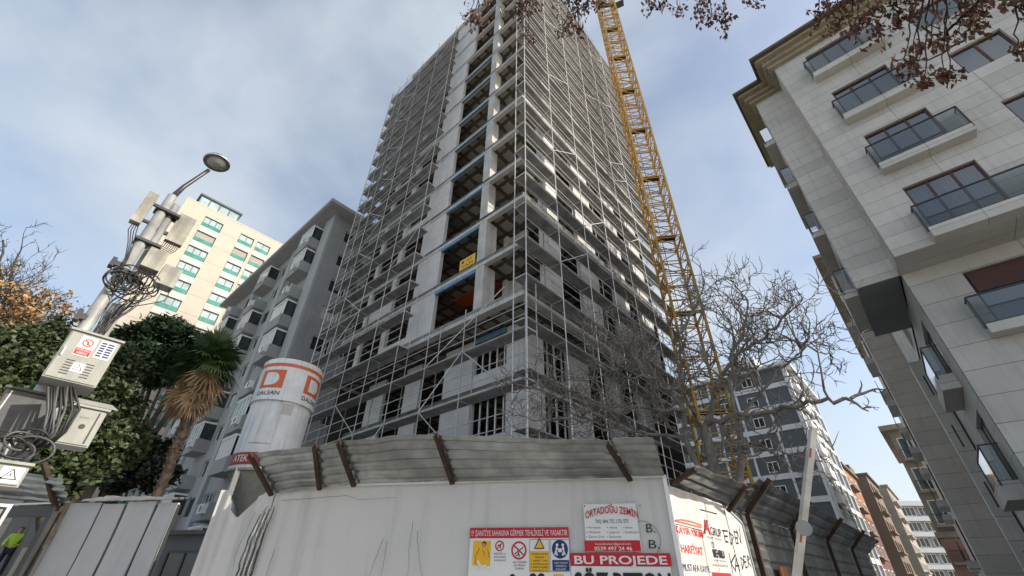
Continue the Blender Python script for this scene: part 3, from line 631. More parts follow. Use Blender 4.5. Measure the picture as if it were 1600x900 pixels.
# ------------------------------------------------------------------ buildings down the street
def far_block(x, y, D, label, w_, l_, mw, md=None, rows=0, winmat=None, frm=None):
    p = hd(x, y, D); O = ground(p); h = p.z; t = thing('apartment_building', label, 'building', O, 'buildings down the street'); qf = Frame(O, Ld, Rd)
    m_ = MB(); m_.box(qf, 0, w_, 0, l_, 0, h); m_.build('wall', mw, t)
    m_ = MB(); m_.box(qf, -.4, w_+.2, -.2, l_+.2, h, h+.35); m_.box(qf, 2, w_-2, 2, min(l_-2, 8), h+.35, h+2.4); m_.build('roof', md or M['beige_render'], t)
    f = fR(O)
    for k in range(rows):
        z = h-3.0*(k+1)+.4
        if z < .3: break
        for u in [1.5+j*4.2 for j in range(int(l_/4.2))]: window(t, f, u, u+1.8, z, z+1.5, -.04, frm or M['white'], M['dark_pane'], 2, .1)
        b2 = MB(); b2.box(f, .4, l_*.45, .003, .7, z-.5, z-.2); b2.build('balcony', md or M['beige_render'], t)
    return t, O, h
t, O, h = far_block(1312, 726, 84, 'narrow block with orange upper floors and dark red lower floors past the striped block', 9, 14, M['orange_render'], M['brown_render'], 6)
m_ = MB(); m_.box(Frame(O, Ld, Rd), -.03, 9.05, -.06, 14.03, 0, h*.62); m_.build('lower_facade', M['maroon_render'], t)
far_block(1352, 742, 104, 'brown block with a rounded roof edge between the orange and the beige ones', 10, 16, M['brown_render'], M['brown_render'], 6, frm=M['brown'])
far_block(1384, 760, 124, 'beige block at the far end of the left row of the street', 10, 22, M['beige_render'], M['beige_render'], 6)
# long banded block closing the street
OF = ground(hd(1486, 791, 165)); hF = hd(1486, 791, 165).z; fb = thing('apartment_building', 'distant grey block with white floor bands closing the end of the street', 'building', OF)
fdir = Vector((-1, 0.10, 0)).normalized(); FF = Frame(OF, fdir, Vector((-.10, -1, 0)).normalized())
m_ = MB(); m_.box(FF, 0, 30, -14, 0, 0, hF); m_.build('wall', M['grey_plaster'], fb); m_ = MB()
for k in range(8): z = hF-3.4*(k+1); m_.box(FF, -.2, 30.2, .003, .8, z, z+1.0)
m_.box(FF, -.6, 30.6, -14.5, 1, hF, hF+1.1); m_.build('white_band', M['white_render'], fb)
for k in range(8):
    z = hF-3.4*(k+1)
    for j in range(7): window(fb, FF, 1+j*4.1, 4.2+j*4.1, z+1.15, z+3.2, -.04, M['white'], M['dark_pane'], 3, .12)
m_ = MB(); m_.box(FF, 13, 25, -9, -3, hF+1.1, hF+3.5); m_.tube([FF.p(16, -4, hF+3.5), FF.p(16, -4, hF+7)], .08, 5); m_.build('roof_plant_room', M['slate'], fb)
# beige balcony building behind the stone blocks, right side
OB = CA+Rd*44.5+Ld*1.8; bb = thing('apartment_building', 'older beige block with wrought iron balconies beyond the stone clad blocks', 'building', OB); qb = Frame(OB, Ld, Rd)
hb = 15.5; m_ = MB(); m_.box(qb, -8, 1.0, 0, 18, 0, hb); m_.build('wall', M['beige_render'], bb)
m_ = MB(); m_.box(qb, -8.4, 1.6, -.6, 18.5, hb, hb+.5); m_.box(qb, -8.2, 1.2, -.3, 18.2, 5.6, 6.1); m_.build('cornice', M['beige_render'], bb)
fb1 = fL(OB)
for k in range(5):
    z = 12.6-2.95*k
    for u in (-.9, -3.9, -6.8):
        window(bb, fb1, u, u+1.5, z, z+2.1, -.03, M['white'], M['dark_pane'], 2, .1)
        b2 = MB(); b2.box(fb1, u-.2, u+1.7, .003, .7, z-.25, z-.05); o = b2.build('balcony', M['beige_render'], bb)
        g3 = MB(); g3.box(fb1, u-.2, u+1.7, .64, .68, z+.8, z+.85)
        for j in range(11): g3.box(fb1, u-.2+j*.19, u-.17+j*.19, .64, .67, z-.05, z+.8)
        g3.build('iron_railing', M['dark_metal'], o)
m_ = MB(); m_.box(fb1, -1.0, 1.0, .004, .35, 0, 5.5); m_.build('pink_lower_wall', M['pink_render'], bb)

# ------------------------------------------------------------------ trees
def zc(p): return (p-CAMP).dot(fw)
class Limb:
    def __init__(s, seed): s.mb = MB(); s.r = random.Random(seed); s.tips = []; s.n = 0
    def chain(s, p, d, L, r, step=.14, wob=.32, lift=.05, end=.35):
        pts = [p]; rs = [r]; k = max(2, int(L/step)); d = d.normalized()
        for i in range(k):
            j = Vector((s.r.uniform(-1, 1), s.r.uniform(-1, 1), s.r.uniform(-1, 1)))*wob
            d = (d+j+Z*lift).normalized(); p = p+d*(L/k); pts.append(p); rs.append(r*(1-(1-end)*(i+1)/k))
        s.mb.tube(pts, rs, 5 if r > .02 else 4, cap=r > .015); s.n += 1
        return pts, rs
    def grow(s, p, d, L, r, lev, kids=5, wob=.32, lift=.05, ratio=.55):
        pts, rs = s.chain(p, d, L, r, max(.07, L/9), wob, lift)
        if lev <= 0: s.tips.append(pts[-1]); return
        for i in range(kids):
            k = s.r.randint(max(1, len(pts)//4), len(pts)-1); t = (pts[k]-pts[k-1]).normalized()
            o = t.orthogonal().normalized(); o.rotate(Matrix.Rotation(s.r.uniform(0, 2*pi), 3, t)) if False else None
            o = Matrix.Rotation(s.r.uniform(0, 2*pi), 3, t) @ o
            s.grow(pts[k], t*.55+o*.9+Z*.12, L*ratio*s.r.uniform(.6, 1.15), max(.009, rs[k]*.76), lev-1, kids, wob, lift, ratio)
        s.tips.append(pts[-1])
    def path(s, P, R0, R1, wob=.05, n=5):
        pts = []; rs = []
        for a, b_ in zip(P, P[1:]):
            for i in range(n): pts.append(a.lerp(b_, i/n)+Vector((s.r.uniform(-1, 1), s.r.uniform(-1, 1), s.r.uniform(-1, 1)))*wob)
        pts.append(P[-1]); N_ = len(pts)-1; pts[0] = P[0]
        rs = [R0+(R1-R0)*i/N_ for i in range(N_+1)]; s.mb.tube(pts, rs, 8); return pts, rs
bt = ground(hd(1118, 740, 10)); tr = thing('bare_tree', 'leafless gnarled tree behind the hoarding corner in front of the crane', 'tree', bt)
A = Limb(11); fork = bt+Z*2.6; top = hd(1100, 665, 9.9)
A.mb.tube([bt, bt+Z*1.2+Vector((.03, .02, 0)), fork, top], [.2, .15, .12, .09], 10)
A.mb.tube([fork, hd(1072, 690, 9.9), hd(1068, 640, 9.8)], [.08, .065, .05], 8); A.mb.tube([fork-Z*.4, hd(1160, 700, 9.8), hd(1152, 655, 9.6)], [.09, .07, .055], 8)
A.mb.build('trunk', M['bark'], tr, True)
A = Limb(5)
limbs = [([(1100, 668, 9.9), (1145, 648, 9.6), (1205, 640, 9.2), (1265, 628, 8.9), (1320, 622, 8.7)], .085, .03, 6),
         ([(1100, 668, 9.9), (1120, 600, 9.9), (1155, 555, 10), (1200, 520, 10), (1235, 480, 10)], .09, .022, 17),
         ([(1152, 655, 9.6), (1140, 600, 9.3), (1150, 540, 9.2), (1168, 480, 9.2)], .08, .02, 15),
         ([(1068, 640, 9.8), (1030, 590, 9.7), (985, 545, 9.7), (940, 520, 9.9)], .075, .02, 17),
         ([(1068, 640, 9.8), (1010, 640, 9.2), (930, 635, 9.0), (860, 615, 9.2), (805, 600, 9.4)], .075, .018, 20),
         ([(1072, 690, 9.9), (1000, 672, 9.4), (925, 660, 9.1), (850, 655, 9.0)], .06, .018, 16),
         ([(1068, 640, 9.8), (1062, 580, 10.2), (1070, 520, 10.5), (1095, 460, 10.6)], .07, .02, 17),
         ([(1152, 655, 9.6), (1190, 610, 9.8), (1225, 575, 10), (1262, 540, 10)], .06, .018, 12),
         ([(1100, 668, 9.9), (1060, 610, 9.0), (1000, 590, 8.7), (950, 580, 8.7)], .06, .018, 17),
         ([(1160, 700, 9.8), (1180, 690, 9.4), (1205, 705, 9.2), (1225, 720, 9.1)], .04, .014, 7),
         ([(1072, 690, 9.9), (1040, 660, 10.2), (1010, 610, 10.4), (1000, 560, 10.5)], .06, .018, 15)]
for P, r0, r1, nk in limbs:
    r0 *= .6; P3 = [hd(x, y, D) for x, y, D in P]; pts, rs = A.path(P3, r0, r1, .06)
    for i in range(nk):
        k = A.r.randint(3, len(pts)-1); t = (pts[k]-pts[k-1]).normalized(); o = Matrix.Rotation(A.r.uniform(0, 2*pi), 3, t) @ t.orthogonal().normalized()
        A.grow(pts[k], t*.5+o*.8+Z*.35, A.r.uniform(.65, 1.4), max(.018, rs[k]*.62), 2, 4, .5, .09, .6)
    A.grow(pts[-1], (pts[-1]-pts[-3]), .7 if nk > 6 else .35, rs[-1], 2, 5 if nk > 6 else 3, .5, .08, .6)
    if nk == 6: A.grow(hd(1330, 622, 8.7), RT+Z*.1, .62, .03, 1, 4, .35, .05, .5)
A.mb.build('crown', M['bark'], tr, True)

def leaves(mb, c, rx, ry, rz, n, size, rnd, shell=.55, aspect=1.6, clump=9):
    cl = []
    for i in range(max(1, n//clump)):
        while True:
            v = Vector((rnd.uniform(-1, 1), rnd.uniform(-1, 1), rnd.uniform(-1, 1)))
            if shell < v.length < 1: break
        q = c+Vector((v.x*rx, v.y*ry, v.z*rz)); spread = min(rx, rz)*.16
        for k in range(clump):
            p = q+Vector((rnd.gauss(0, 1), rnd.gauss(0, 1), rnd.gauss(0, 1)))*spread
            a = Vector((rnd.uniform(-1, 1), rnd.uniform(-1, 1), rnd.uniform(-.7, .7))).normalized(); b_ = a.orthogonal().normalized()
            b_ = Matrix.Rotation(rnd.uniform(0, 6.28), 3, a) @ b_; s = size*rnd.uniform(.6, 1.3)
            m_ = p+a*s*aspect*.5
            mb.quad(p, m_+b_*s*.5, p+a*s*aspect, m_-b_*s*.5)
def crown(blobs, size, mt, parent, seed, dens=1.0, flat=1.0, aspect=1.7, shell=.5, name='crown'):
    mb = MB(); rnd = random.Random(seed)
    for (x, y, rp, D, n) in blobs:
        c = hd(x, y, D); r = rp*zc(c)/FPX/1.25
        leaves(mb, c, r, r, r*flat, int(n*dens*.8), size, rnd, shell, aspect)
        for k in range(6):
            v = Vector((rnd.gauss(0, 1), rnd.gauss(0, 1), rnd.gauss(0, 1)*flat)).normalized(); q = rnd.uniform(.16, .34)*r
            leaves(mb, c+v*r*rnd.uniform(.85, 1.12), q, q, q*flat*.9, int(n*dens*.045), size, rnd, 0, aspect, 6)
    return mb.build(name, mt, parent)
def limbs_to(parent, base, tgts, r, mt, seed, name='trunk'):
    A = Limb(seed); A.path([base, base+Z*2.1], r*1.1, r, r*.15, 4); base = base+Z*2.05; r = r*.6
    for t in tgts:
        mid = base.lerp(t, .5); mid.x = base.x*.7+t.x*.3; mid.y = base.y*.7+t.y*.3; A.path([base, mid, t], r, r*.25, r*.25, 4)
    A.mb.build(name, mt, parent, True)
# broad glossy leaved tree behind the cabinets
b0 = ground(hd(120, 760, 13)); t1 = thing('leafy_tree', 'dense glossy green tree behind the street cabinets at the left', 'tree', b0)
bl = [(30, 600, 60, 13, 1300), (90, 590, 60, 13.4, 1300), (20, 680, 65, 12.6, 1400), (95, 660, 70, 13, 1700), (165, 640, 55, 13.4, 1300), (180, 575, 42, 14, 900), (150, 700, 55, 12.6, 1300), (75, 725, 45, 12.4, 1100), (190, 690, 42, 13, 1000), (-40, 640, 70, 12.6, 900), (20, 545, 42, 13.6, 700), (85, 535, 40, 14, 650), (120, 745, 30, 12.2, 500)]
crown(bl, .07, M['leaf'], t1, 3, 2.7, 1, 1.7, .45)
limbs_to(t1, b0, [hd(x, y, D) for x, y, r, D, n in bl[:9]], .2, M['bark_dark'], 4)
# umbrella pine
b0 = ground(hd(212, 700, 22)); t1 = thing('umbrella_pine', 'dark umbrella pine in front of the cream tower block', 'tree', b0)
bl = [(215, 535, 38, 22, 1500), (260, 522, 44, 22, 1900), (300, 540, 34, 22, 1300), (235, 560, 34, 21, 1200), (280, 565, 34, 21, 1200), (325, 545, 22, 22, 700), (200, 560, 26, 21, 800), (255, 585, 26, 21, 800), (310, 570, 20, 22, 500)]
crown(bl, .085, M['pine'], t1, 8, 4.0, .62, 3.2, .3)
limbs_to(t1, b0, [hd(x, y+12, D) for x, y, r, D, n in bl], .26, M['bark_dark'], 5)
b0 = ground(hd(225, 735, 17)); t1 = thing('shrub', 'almost black evergreen shrub at the foot of the palm', 'shrub', b0)
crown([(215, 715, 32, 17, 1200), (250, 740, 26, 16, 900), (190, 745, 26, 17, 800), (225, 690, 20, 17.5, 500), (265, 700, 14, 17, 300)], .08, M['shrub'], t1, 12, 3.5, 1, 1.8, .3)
limbs_to(t1, b0, [hd(215, 715, 17), hd(245, 735, 16)], .08, M['bark_dark'], 6)
# autumn tree
b0 = ground(hd(-30, 700, 21)); t1 = thing('autumn_tree', 'half bare tree with orange autumn leaves at the left edge', 'tree', b0)
A = Limb(21); A.path([b0, b0+Z*4, hd(-10, 560, 21)], .25, .14, .08)
for (x, y, D) in [(20, 470, 21), (60, 480, 21), (5, 430, 21), (-10, 400, 22), (40, 520, 20), (75, 500, 20), (25, 500, 21), (30, 395, 21), (5, 375, 22)]:
    P3 = [hd(-10, 560, 21), hd((x-10)/2-4, (y+560)/2, D), hd(x, y, D)]; pts, rs = A.path(P3, .09, .025, .06)
    for i in range(9):
        k = A.r.randint(3, len(pts)-1); o = Vector((A.r.uniform(-1, 1), A.r.uniform(-1, 1), A.r.uniform(0, 1)))
        A.grow(pts[k], o, A.r.uniform(.7, 1.5), .018, 2, 4, .25, .12, .5)
A.mb.build('trunk', M['bark_dark'], t1, True)
mb = MB(); rnd = random.Random(5)
for q in A.tips:
    n_ = (3 if rnd.random() < .7 else 0) if q.z < hd(30, 450, 21).z else (1 if rnd.random() < .10 else 0)
    if n_: leaves(mb, q, .3, .3, .3, n_, .085, rnd, 0, 1.4, n_)
mb.build('crown', M['autumn'], t1)
# palm
b0 = ground(hd(252, 760, 13.2)); pc = hd(326, 566, 13); t1 = thing('palm_tree', 'fan palm with a skirt of dead brown fronds beside the silo', 'palm', b0)
A = Limb(31); q1 = hd(262, 735, 13.2); q2 = hd(300, 635, 13.1)
pts, rs = A.path([b0, q1, q2, pc], .11, .09, .02, 6); rnd = random.Random(2)
for i in range(380):
    f = rnd.random(); k = rnd.randint(2, len(pts)-2); p = pts[k].lerp(pts[k+1], f); a = rnd.uniform(0, 6.28); o = Vector((cos(a), sin(a), 0))
    A.mb.tube([p+o*.07, p+o*.15+Z*rnd.uniform(-.05, .15)], [.03, .007], 4, False)
A.mb.build('trunk', M['palm_bark'], t1, True)
def fan(mb, base, d, L, R, droop, rnd, nb=16):
    d = d.normalized(); hub = base+d*L*.5-Z*droop*.25; mb.tube([base, hub], [.02, .012], 4, False)
    s_ = d.cross(Z).normalized() if abs(d.z) < .98 else Vector((1, 0, 0)); u_ = s_.cross(d).normalized()
    for i in range(nb):
        a = -1.25+2.5*i/(nb-1); v = (d*cos(a)+s_*sin(a)).normalized(); w_ = v.cross(u_)*.028; r = R*rnd.uniform(.85, 1.1)*(1-.15*abs(a))
        m1 = hub+v*r*.55-Z*droop*.12; m2 = hub+v*r-Z*(droop*.75+rnd.uniform(0, .08))
        mb.quad(hub-w_*.3, hub+w_*.3, m1+w_, m1-w_); mb.tri(m1-w_, m1+w_, m2)
mb = MB(); rnd = random.Random(9)
for i in range(58):
    a = rnd.uniform(0, 6.28); e = rnd.uniform(-.35, 1.35); d = Vector((cos(a)*cos(e), sin(a)*cos(e), sin(e))); fan(mb, pc, d, rnd.uniform(.4, .85), rnd.uniform(.45, .68), .35*(1.3-e)*.6, rnd)
mb.build('crown', M['palm'], t1)
mb = MB()
for i in range(52):
    a = rnd.uniform(0, 6.28); e = rnd.uniform(-1.55, -1.05); d = Vector((cos(a)*cos(e), sin(a)*cos(e), sin(e))); fan(mb, pc-Z*rnd.uniform(0, .7)+Vector((rnd.uniform(-.15, .15), rnd.uniform(-.15, .15), 0)), d, rnd.uniform(.4, .9), rnd.uniform(.5, .8), .1, rnd, 12)
mb.build('dead_frond_skirt', M['palm_dead'], t1)
# overhanging boughs with dry leaves
b0 = Vector((5.2, -2.2, 0)); t1 = thing('overhanging_tree', 'thin boughs with clusters of dry brown leaves hanging in at the top of the photo', 'tree', b0)
A = Limb(41); R_ = 6.2
def sp(x, y, D=R_): return CAMP+ray(x, y)*D
A.path([b0, b0+Z*3, Vector((4.2, -.6, 6.4))], .22, .14, .03); A.mb.build('trunk', M['bark'], t1, True)
A = Limb(42); A.path([Vector((4.2, -.6, 6.4)), sp(1680, -120), sp(1400, -75), sp(1100, -60), sp(900, -50), sp(720, -60)], .11, .02, .02)
mb = MB(); rnd = random.Random(77)
cl = [(736, 14, 7), (747, 38, 16), (742, 30, 10), (757, 3, 8), (805, 18, 12), (812, 6, 12), (833, 8, 10), (825, 54, 12), (880, 47, 9), (893, 36, 14), (905, 14, 16), (917, 5, 14), (905, 50, 9), (920, 0, 12), (888, 5, 14), (935, 2, 12), (1015, 2, 9), (1022, 12, 5), (1038, 3, 6), (1062, 14, 10), (1090, 14, 11), (1098, 5, 12), (1112, 25, 11), (1134, 36, 10), (1128, 22, 9), (1171, 4, 4), (1184, 6, 4), (1295, 12, 16), (1318, 25, 14), (1305, 40, 9), (1275, 26, 9), (1335, 6, 16), (1360, 14, 14), (1372, 50, 11), (1345, 32, 10), (1395, 14, 18), (1420, 6, 16), (1408, 34, 10), (1412, 92, 11), (1430, 105, 12), (1425, 80, 9), (1443, 130, 9), (1455, 68, 9), (1470, 62, 9), (1484, 117, 11), (1475, 112, 8), (1500, 38, 14), (1520, 30, 13), (1512, 10, 16), (1535, 6, 12), (1592, 14, 9), (1597, 72, 8), (1590, 82, 6), (1580, 2, 10), (1330, 45, 8)]
for (x, y, rp) in cl:
    c = sp(x, y); up_ = sp(x+rnd.uniform(-15, 25), -55); dist = (up_-c).length
    A.path([up_, up_.lerp(c, .5)+Vector((rnd.uniform(-.1, .1),)*3), c], .010, .004, .03, 4)
    r = rp*R_/FPX*1.05
    for k in range(int(2+rp*.8)):
        q = c+Vector((rnd.gauss(0, 1), rnd.gauss(0, 1), rnd.gauss(0, 1)))*r*.5; A.mb.tube([c, q], [.003, .002], 3, False)
        for j in range(4):
            a = Vector((rnd.uniform(-.6, .6), rnd.uniform(-.6, .6), -1)).normalized(); b_ = Matrix.Rotation(rnd.uniform(0, 6.28), 3, a) @ a.orthogonal().normalized()
            s_ = rnd.uniform(.03, .055); p = q+Vector((rnd.gauss(0, 1), rnd.gauss(0, 1), rnd.gauss(0, 1)))*.028; n_ = a.cross(b_)*s_*.25
            m_ = p+a*s_*.6; mb.quad(p, m_+b_*s_*.38+n_, p+a*s_*1.5, m_-b_*s_*.38+n_)
# a thicker twig curving in over the right building
A.path([sp(1600, -60), sp(1500, 30), sp(1470, 62), sp(1440, 40)], .016, .008, .015); A.path([sp(1545, -50), sp(1516, 35), sp(1507, 62), sp(1450, 95), sp(1420, 88)], .014, .005, .015)
A.mb.build('twigs', M['bark_dark'], t1, True); mb.build('crown', M['dry_leaf'], t1)

# ------------------------------------------------------------------ hoarding along the site
a12 = radians(12.3); UW = Vector((-cos(a12), sin(a12), 0)); NW = Vector((-sin(a12), -cos(a12), 0))
FW = Frame(HO, UW, NW); FT = Frame(HO, -UW, NW); FRt = Frame(HO, Rd, -Ld)
hw = thing('white_hoarding', 'long smooth white hoarding wall in shade carrying the red warning signs', 'hoarding', FW.p(2.6, 0, 0))
def sheetwall(F, u0, u1, z0, z1, thick, rnd, sag=.012, nu=40, nz=14):
    mb = MB()
    def P(i, j):
        u = u0+(u1-u0)*i/nu; z = z0+(z1-z0)*j/nz
        d = -sag*1.3+noise.noise(Vector((u*.9, z*1.3, rnd)))*sag*.8+noise.noise(Vector((u*3.5, z*.8, rnd+9)))*sag*.3
        return F.p(u, d, z)
    for i in range(nu):
        for j in range(nz):
            a, b_, c_, d_ = P(i, j), P(i+1, j), P(i+1, j+1), P(i, j+1); mb.quad(a, b_, c_, d_)
    mb.box(F, min(u0, u1), max(u0, u1), -thick-.03, -thick, z0, z1-.002)
    return mb
sheetwall(FW, 0, 4.42, 0, 2.50, .06, 3.0, .016).build('wall_panel', M['hoard'], hw, True)
mb = MB(); nu = 26
def ztop(u): f = (u-4.47)/.70; return 2.47-.26*math.exp(-((f-.56)/.22)**2)+.22*max(0, f-.80)+.02*sin(u*31)
for i in range(nu):
    a, b_ = 4.44+.76*i/nu, 4.44+.76*(i+1)/nu; w0, w1 = .02*sin(a*17)+.012*sin(a*41), .02*sin(b_*17)+.012*sin(b_*41)
    for z0, z1, g0, g1 in ((0, 1.2, 0, .0), (1.2, 1.8, 0, .4), (1.8, 2.1, .4, .8), (2.1, None, .8, 1.6)):
        t0, t1 = (z1, z1) if z1 else (ztop(a), ztop(b_)); mb.quad(FW.p(a, w0*g0-.02, z0), FW.p(b_, w1*g0-.02, z0), FW.p(b_, w1*g1-.02, t1), FW.p(a, w0*g1-.02, t0))
mb.build('loose_sheet', M['hoard'], hw, True)
mb = MB(); mb.box(FW, -.02, 4.43, -.07, .02, 2.5, 2.525); mb.build('capping', M['hoard'], hw)
mb = MB(); mb.box(Frame(FW.p(0, 0, 0), FW.U, FW.N), -.025, .012, -.03, .014, 0, 2.52); mb.build('corner_strip', M['white'], hw)
rnd = random.Random(4)      # creases and tears in the sheet
for (pts_) in [[(440, 782), (540, 774), (560, 780), (622, 778)], [(418, 792), (395, 830), (375, 900)], [(424, 796), (402, 840), (388, 900)], [(400, 800), (372, 860), (362, 900)], [(600, 842), (585, 880), (578, 900)], [(606, 846), (600, 880), (596, 900)], [(646, 815), (640, 860), (638, 900)], [(652, 830), (655, 870), (660, 900)], [(430, 858), (420, 890), (416, 900)]]:
    mb = MB(); P3 = []
    for x, y in pts_: u, z = FW.hit(x, y); P3.append(FW.p(u, .012, z))
    A = Limb(rnd.randint(1, 99)); A.path(P3, .0022, .001, .006, 6); A.mb.build('crease', M['txt_black'] if rnd.random() < .3 else M['dark_metal'], hw)
# dark split seam bundle near the left end
for k in range(7):
    x = 430-k*3.2; A = Limb(60+k); P3 = []
    for xx, y in ((x, 792+k*2), (x-20, 845), (x-38, 900)): u, z = FW.hit(xx, y); P3.append(FW.p(u, .015+.004*k, z))
    A.path(P3, .004, .009, .008, 6); A.mb.build('torn_flap', M['hoard'] if k % 2 else M['dark_metal'], hw, True)
# corrugated canopy on top
def corrugated(F, A0, A1, B0, B1, nrib, amp, nu, seed, name, parent, mt):
    mb = MB(); nv = nrib*6; LL = (A1-A0).length; nu = max(6, int(LL*22)); nrm = (A1-A0).cross(B0-A0).normalized()
    def P(i, j):
        f = i/nu; g_ = j/nv; p = A0.lerp(A1, f).lerp(B0.lerp(B1, f), g_)
        ph = (g_*nrib) % 1; w_ = -max(-.1, min(1, 2.6*sin(2*pi*ph)-1.1))
        dn = noise.noise(Vector((f*LL*4+seed, g_*2.2, 0)))*.034+noise.noise(Vector((f*LL*13+seed, g_*4, 3)))*.008
        edge = noise.noise(Vector((f*LL*2+seed, 5, 0)))*.045*g_
        return p+nrm*(amp*w_*1.0+dn*.5)+Z*edge*.5
    for i in range(nu):
        for j in range(nv):
            a, b_, c_, d_ = P(i, j), P(i+1, j), P(i+1, j+1), P(i, j+1); i0 = len(mb.v); mb.quad(a, b_, c_, d_, [(i/nu, j/nv)]*4)
    for i in range(nu):
        for j in (0, nv): mb.quad(P(i, j), P(i+1, j), P(i+1, j)+nrm*-.004, P(i, j)+nrm*-.004)
    return mb.build(name, mt, parent, False)
OFF = .45
cn_ = thing('corrugated_canopy', 'battered corrugated metal canopy leaning out along the top of the white hoarding', 'canopy', FW.p(2.4, .2, 2.5))
def cpt(xb, yb, xt, yt, F=FW, off=OFF):
    u, z = F.hit(xb, yb); a = F.p(u, .03, z-.035); u, z = F.hit(xt, yt, off); return a, F.p(u, off, z)
spans = [((433, 766), (397, 709)), ((560, 752), (533, 691)), ((712, 748), (686, 679)), ((985, 741), (957, 690)), ((1037, 741), (1020, 686))]
E_ = [cpt(*a, *b_) for a, b_ in spans]
for i in range(4):
    (a0, b0_), (a1, b1_) = E_[i], E_[i+1]; j = Vector((0, 0, .012*(i % 2)))+NW*.008*(i % 2)
    corrugated(FW, a0+j, a1+j, b0_+j, b1_+j, 5, .014, 36, i*3.1, 'metal_sheet', cn_, M['sheet'])
for (a, b_), ex in [(((433, 766), (395, 707)), 1), (((507, 757), (496, 694)), .0), (((560, 752), (533, 689)), 1), (((712, 748), (684, 677)), 1), (((985, 741), (951, 690)), 1)]:
    p, q = cpt(*a, *b_); mb = MB(); t_ = (q-p).normalized(); o = t_.cross(UW).normalized(); o = o if o.z < 0 else -o
    mb.bar(p+o*.035, q+o*.035+t_*.02, .026, .03, UW); mb.bar(p+o*.05+UW*.015, q+o*.05+UW*.015, .006, .042, UW); mb.build('bracket', M['rust'], cn_)
# white return panel at the corner
rp = thing('hoarding_return', 'sunlit white hoarding panel with sawn corner turning into the street, contractors names on it', 'hoarding', FRt.p(1, 0, 0))
mb = MB(); poly = [(0.012, 0), (2.12, 0), (2.15, 2.28), (1.58, 2.44), (0.012, 2.44)]
for n_, rev in ((0, False), (-.05, True)):
    i = len(mb.v); mb.v += [FRt.p(u, n_, z) for u, z in poly]; mb.f.append(tuple(range(i, i+5))[::-1 if rev else 1]); mb.uv += [(u, z) for u, z in poly]; mb.m.append(0)
for i in range(5):
    (a, b_), (c_, d_) = poly[i], poly[(i+1) % 5]; mb.quad(FRt.p(a, 0, b_), FRt.p(a, -.05, b_), FRt.p(c_, -.05, d_), FRt.p(c_, 0, d_))
mb.build('panel', M['hoard'], rp)
mb = MB()
for x, y in ((1100, 783), (1130, 790)): u, z = FRt.hit(x, y); mb.box(FRt, u-.004, u+.004, .001, .004, 0, 2.38)
mb.build('seam', M['dark_metal'], rp)
mb = MB(); mb.bar(FRt.p(1.58, .005, 2.44), FRt.p(2.15, .005, 2.28), .02); mb.bar(FRt.p(2.15, .005, 2.28), FRt.p(2.13, .005, 0), .02); mb.build('edge_trim', M['hoard_grey'], rp)
cn2 = thing('corrugated_canopy', 'short corrugated metal canopy over the sunlit return panel', 'canopy', FRt.p(.8, .2, 2.45))
p0, q0 = cpt(1042, 748, 1085, 727, FRt, .35); p1, q1 = cpt(1133, 788, 1162, 756, FRt, .35)
corrugated(FRt, p0, p1, q0, q1, 3, .016, 24, 20, 'metal_sheet', cn2, M['sheet'])
for (a, b_) in (((1045, 746), (1086, 727)), ((1131, 790), (1164, 753))):
    p, q = cpt(*a, *b_, FRt, .35); mb = MB(); mb.bar(p+NW*.02-Z*.03, q-Z*.03, .04); mb.build('bracket', M['rust'], cn2)
# corrugated fence on along the street
cf = thing('corrugated_fence', 'grey corrugated metal fence running up the street past the return panel', 'fence', FRt.p(8, -.1, 0))
x_ = FRt.p(2.17, -.12, 0)
for i, (u0, u1) in enumerate(((2.17, 4.6), (4.6, 7.4), (7.4, 10.4), (10.4, 13.6))):
    corrugated(FRt, FRt.p(u0, -.06, 0), FRt.p(u1, -.06, 0), FRt.p(u0, -.06, 2.42), FRt.p(u1, -.06, 2.42), 12, .016, 20, 40+i, 'metal_sheet', cf, M['sheet'])
    corrugated(FRt, FRt.p(u0, -.04, 2.42), FRt.p(u1, -.04, 2.42), FRt.p(u0, .35, 2.78), FRt.p(u1, .35, 2.78), 3, .016, 20, 50+i, 'canopy_sheet', cf, M['sheet'])
for u in (2.45, 4.7, 7.5, 10.4):
    mb = MB(); mb.bar(FRt.p(u, .02, 0), FRt.p(u, .02, 2.42), .06, .06, Rd); mb.bar(FRt.p(u, .02, 2.42), FRt.p(u, .42, 2.80), .06, .06, Rd); mb.build('bent_post', M['rust'], cf)
u, z = FRt.hit(1222, 892); mb = MB(); mb.box(FRt, u-.16, u+.16, .0, .03, z-.25, z+.05); o = mb.build('wooden_plate', M['orange_render'], cf)
# left run of hoarding beyond the gap
lh = thing('grey_hoarding', 'row of tall pale grey hoarding panels with dark seams beside the lamp post', 'hoarding', FW.p(7.2, 0, 0))
xs = [(268, 236), (234, 188), (186, 150), (149, 98)]
for i, (xa, xb) in enumerate(xs):
    ua, _ = FW.hit(xa, 800); ub, _ = FW.hit(xb, 800); sheetwall(FW, ua+.012, ub-.012, 0, 2.38+.02*(i % 2), .05, 20+i*3, .03, 10, 12).build('wall_panel', M['hoard_grey'], lh, True)
ua, _ = FW.hit(268, 800); ub, _ = FW.hit(98, 800)
mb = MB(); mb.box(FW, ua, ub, -.09, -.055, 0, 2.36); mb.build('backing', M['dark_metal'], lh)
corrugated(FW, FW.p(ub-.1, .02, 2.38), FW.p(ub+1.6, .02, 2.5), FW.p(ub-.2, .35, 2.62), FW.p(ub+1.5, .4, 2.85), 4, .02, 16, 71, 'canopy_sheet', lh, M['sheet'])
corrugated(FW, FW.p(ua, .0, 2.41), FW.p(ub-.2, .0, 2.41), FW.p(ua+.05, -.3, 2.46), FW.p(ub-.3, -.3, 2.52), 3, .02, 16, 75, 'canopy_sheet', lh, M['deck'])
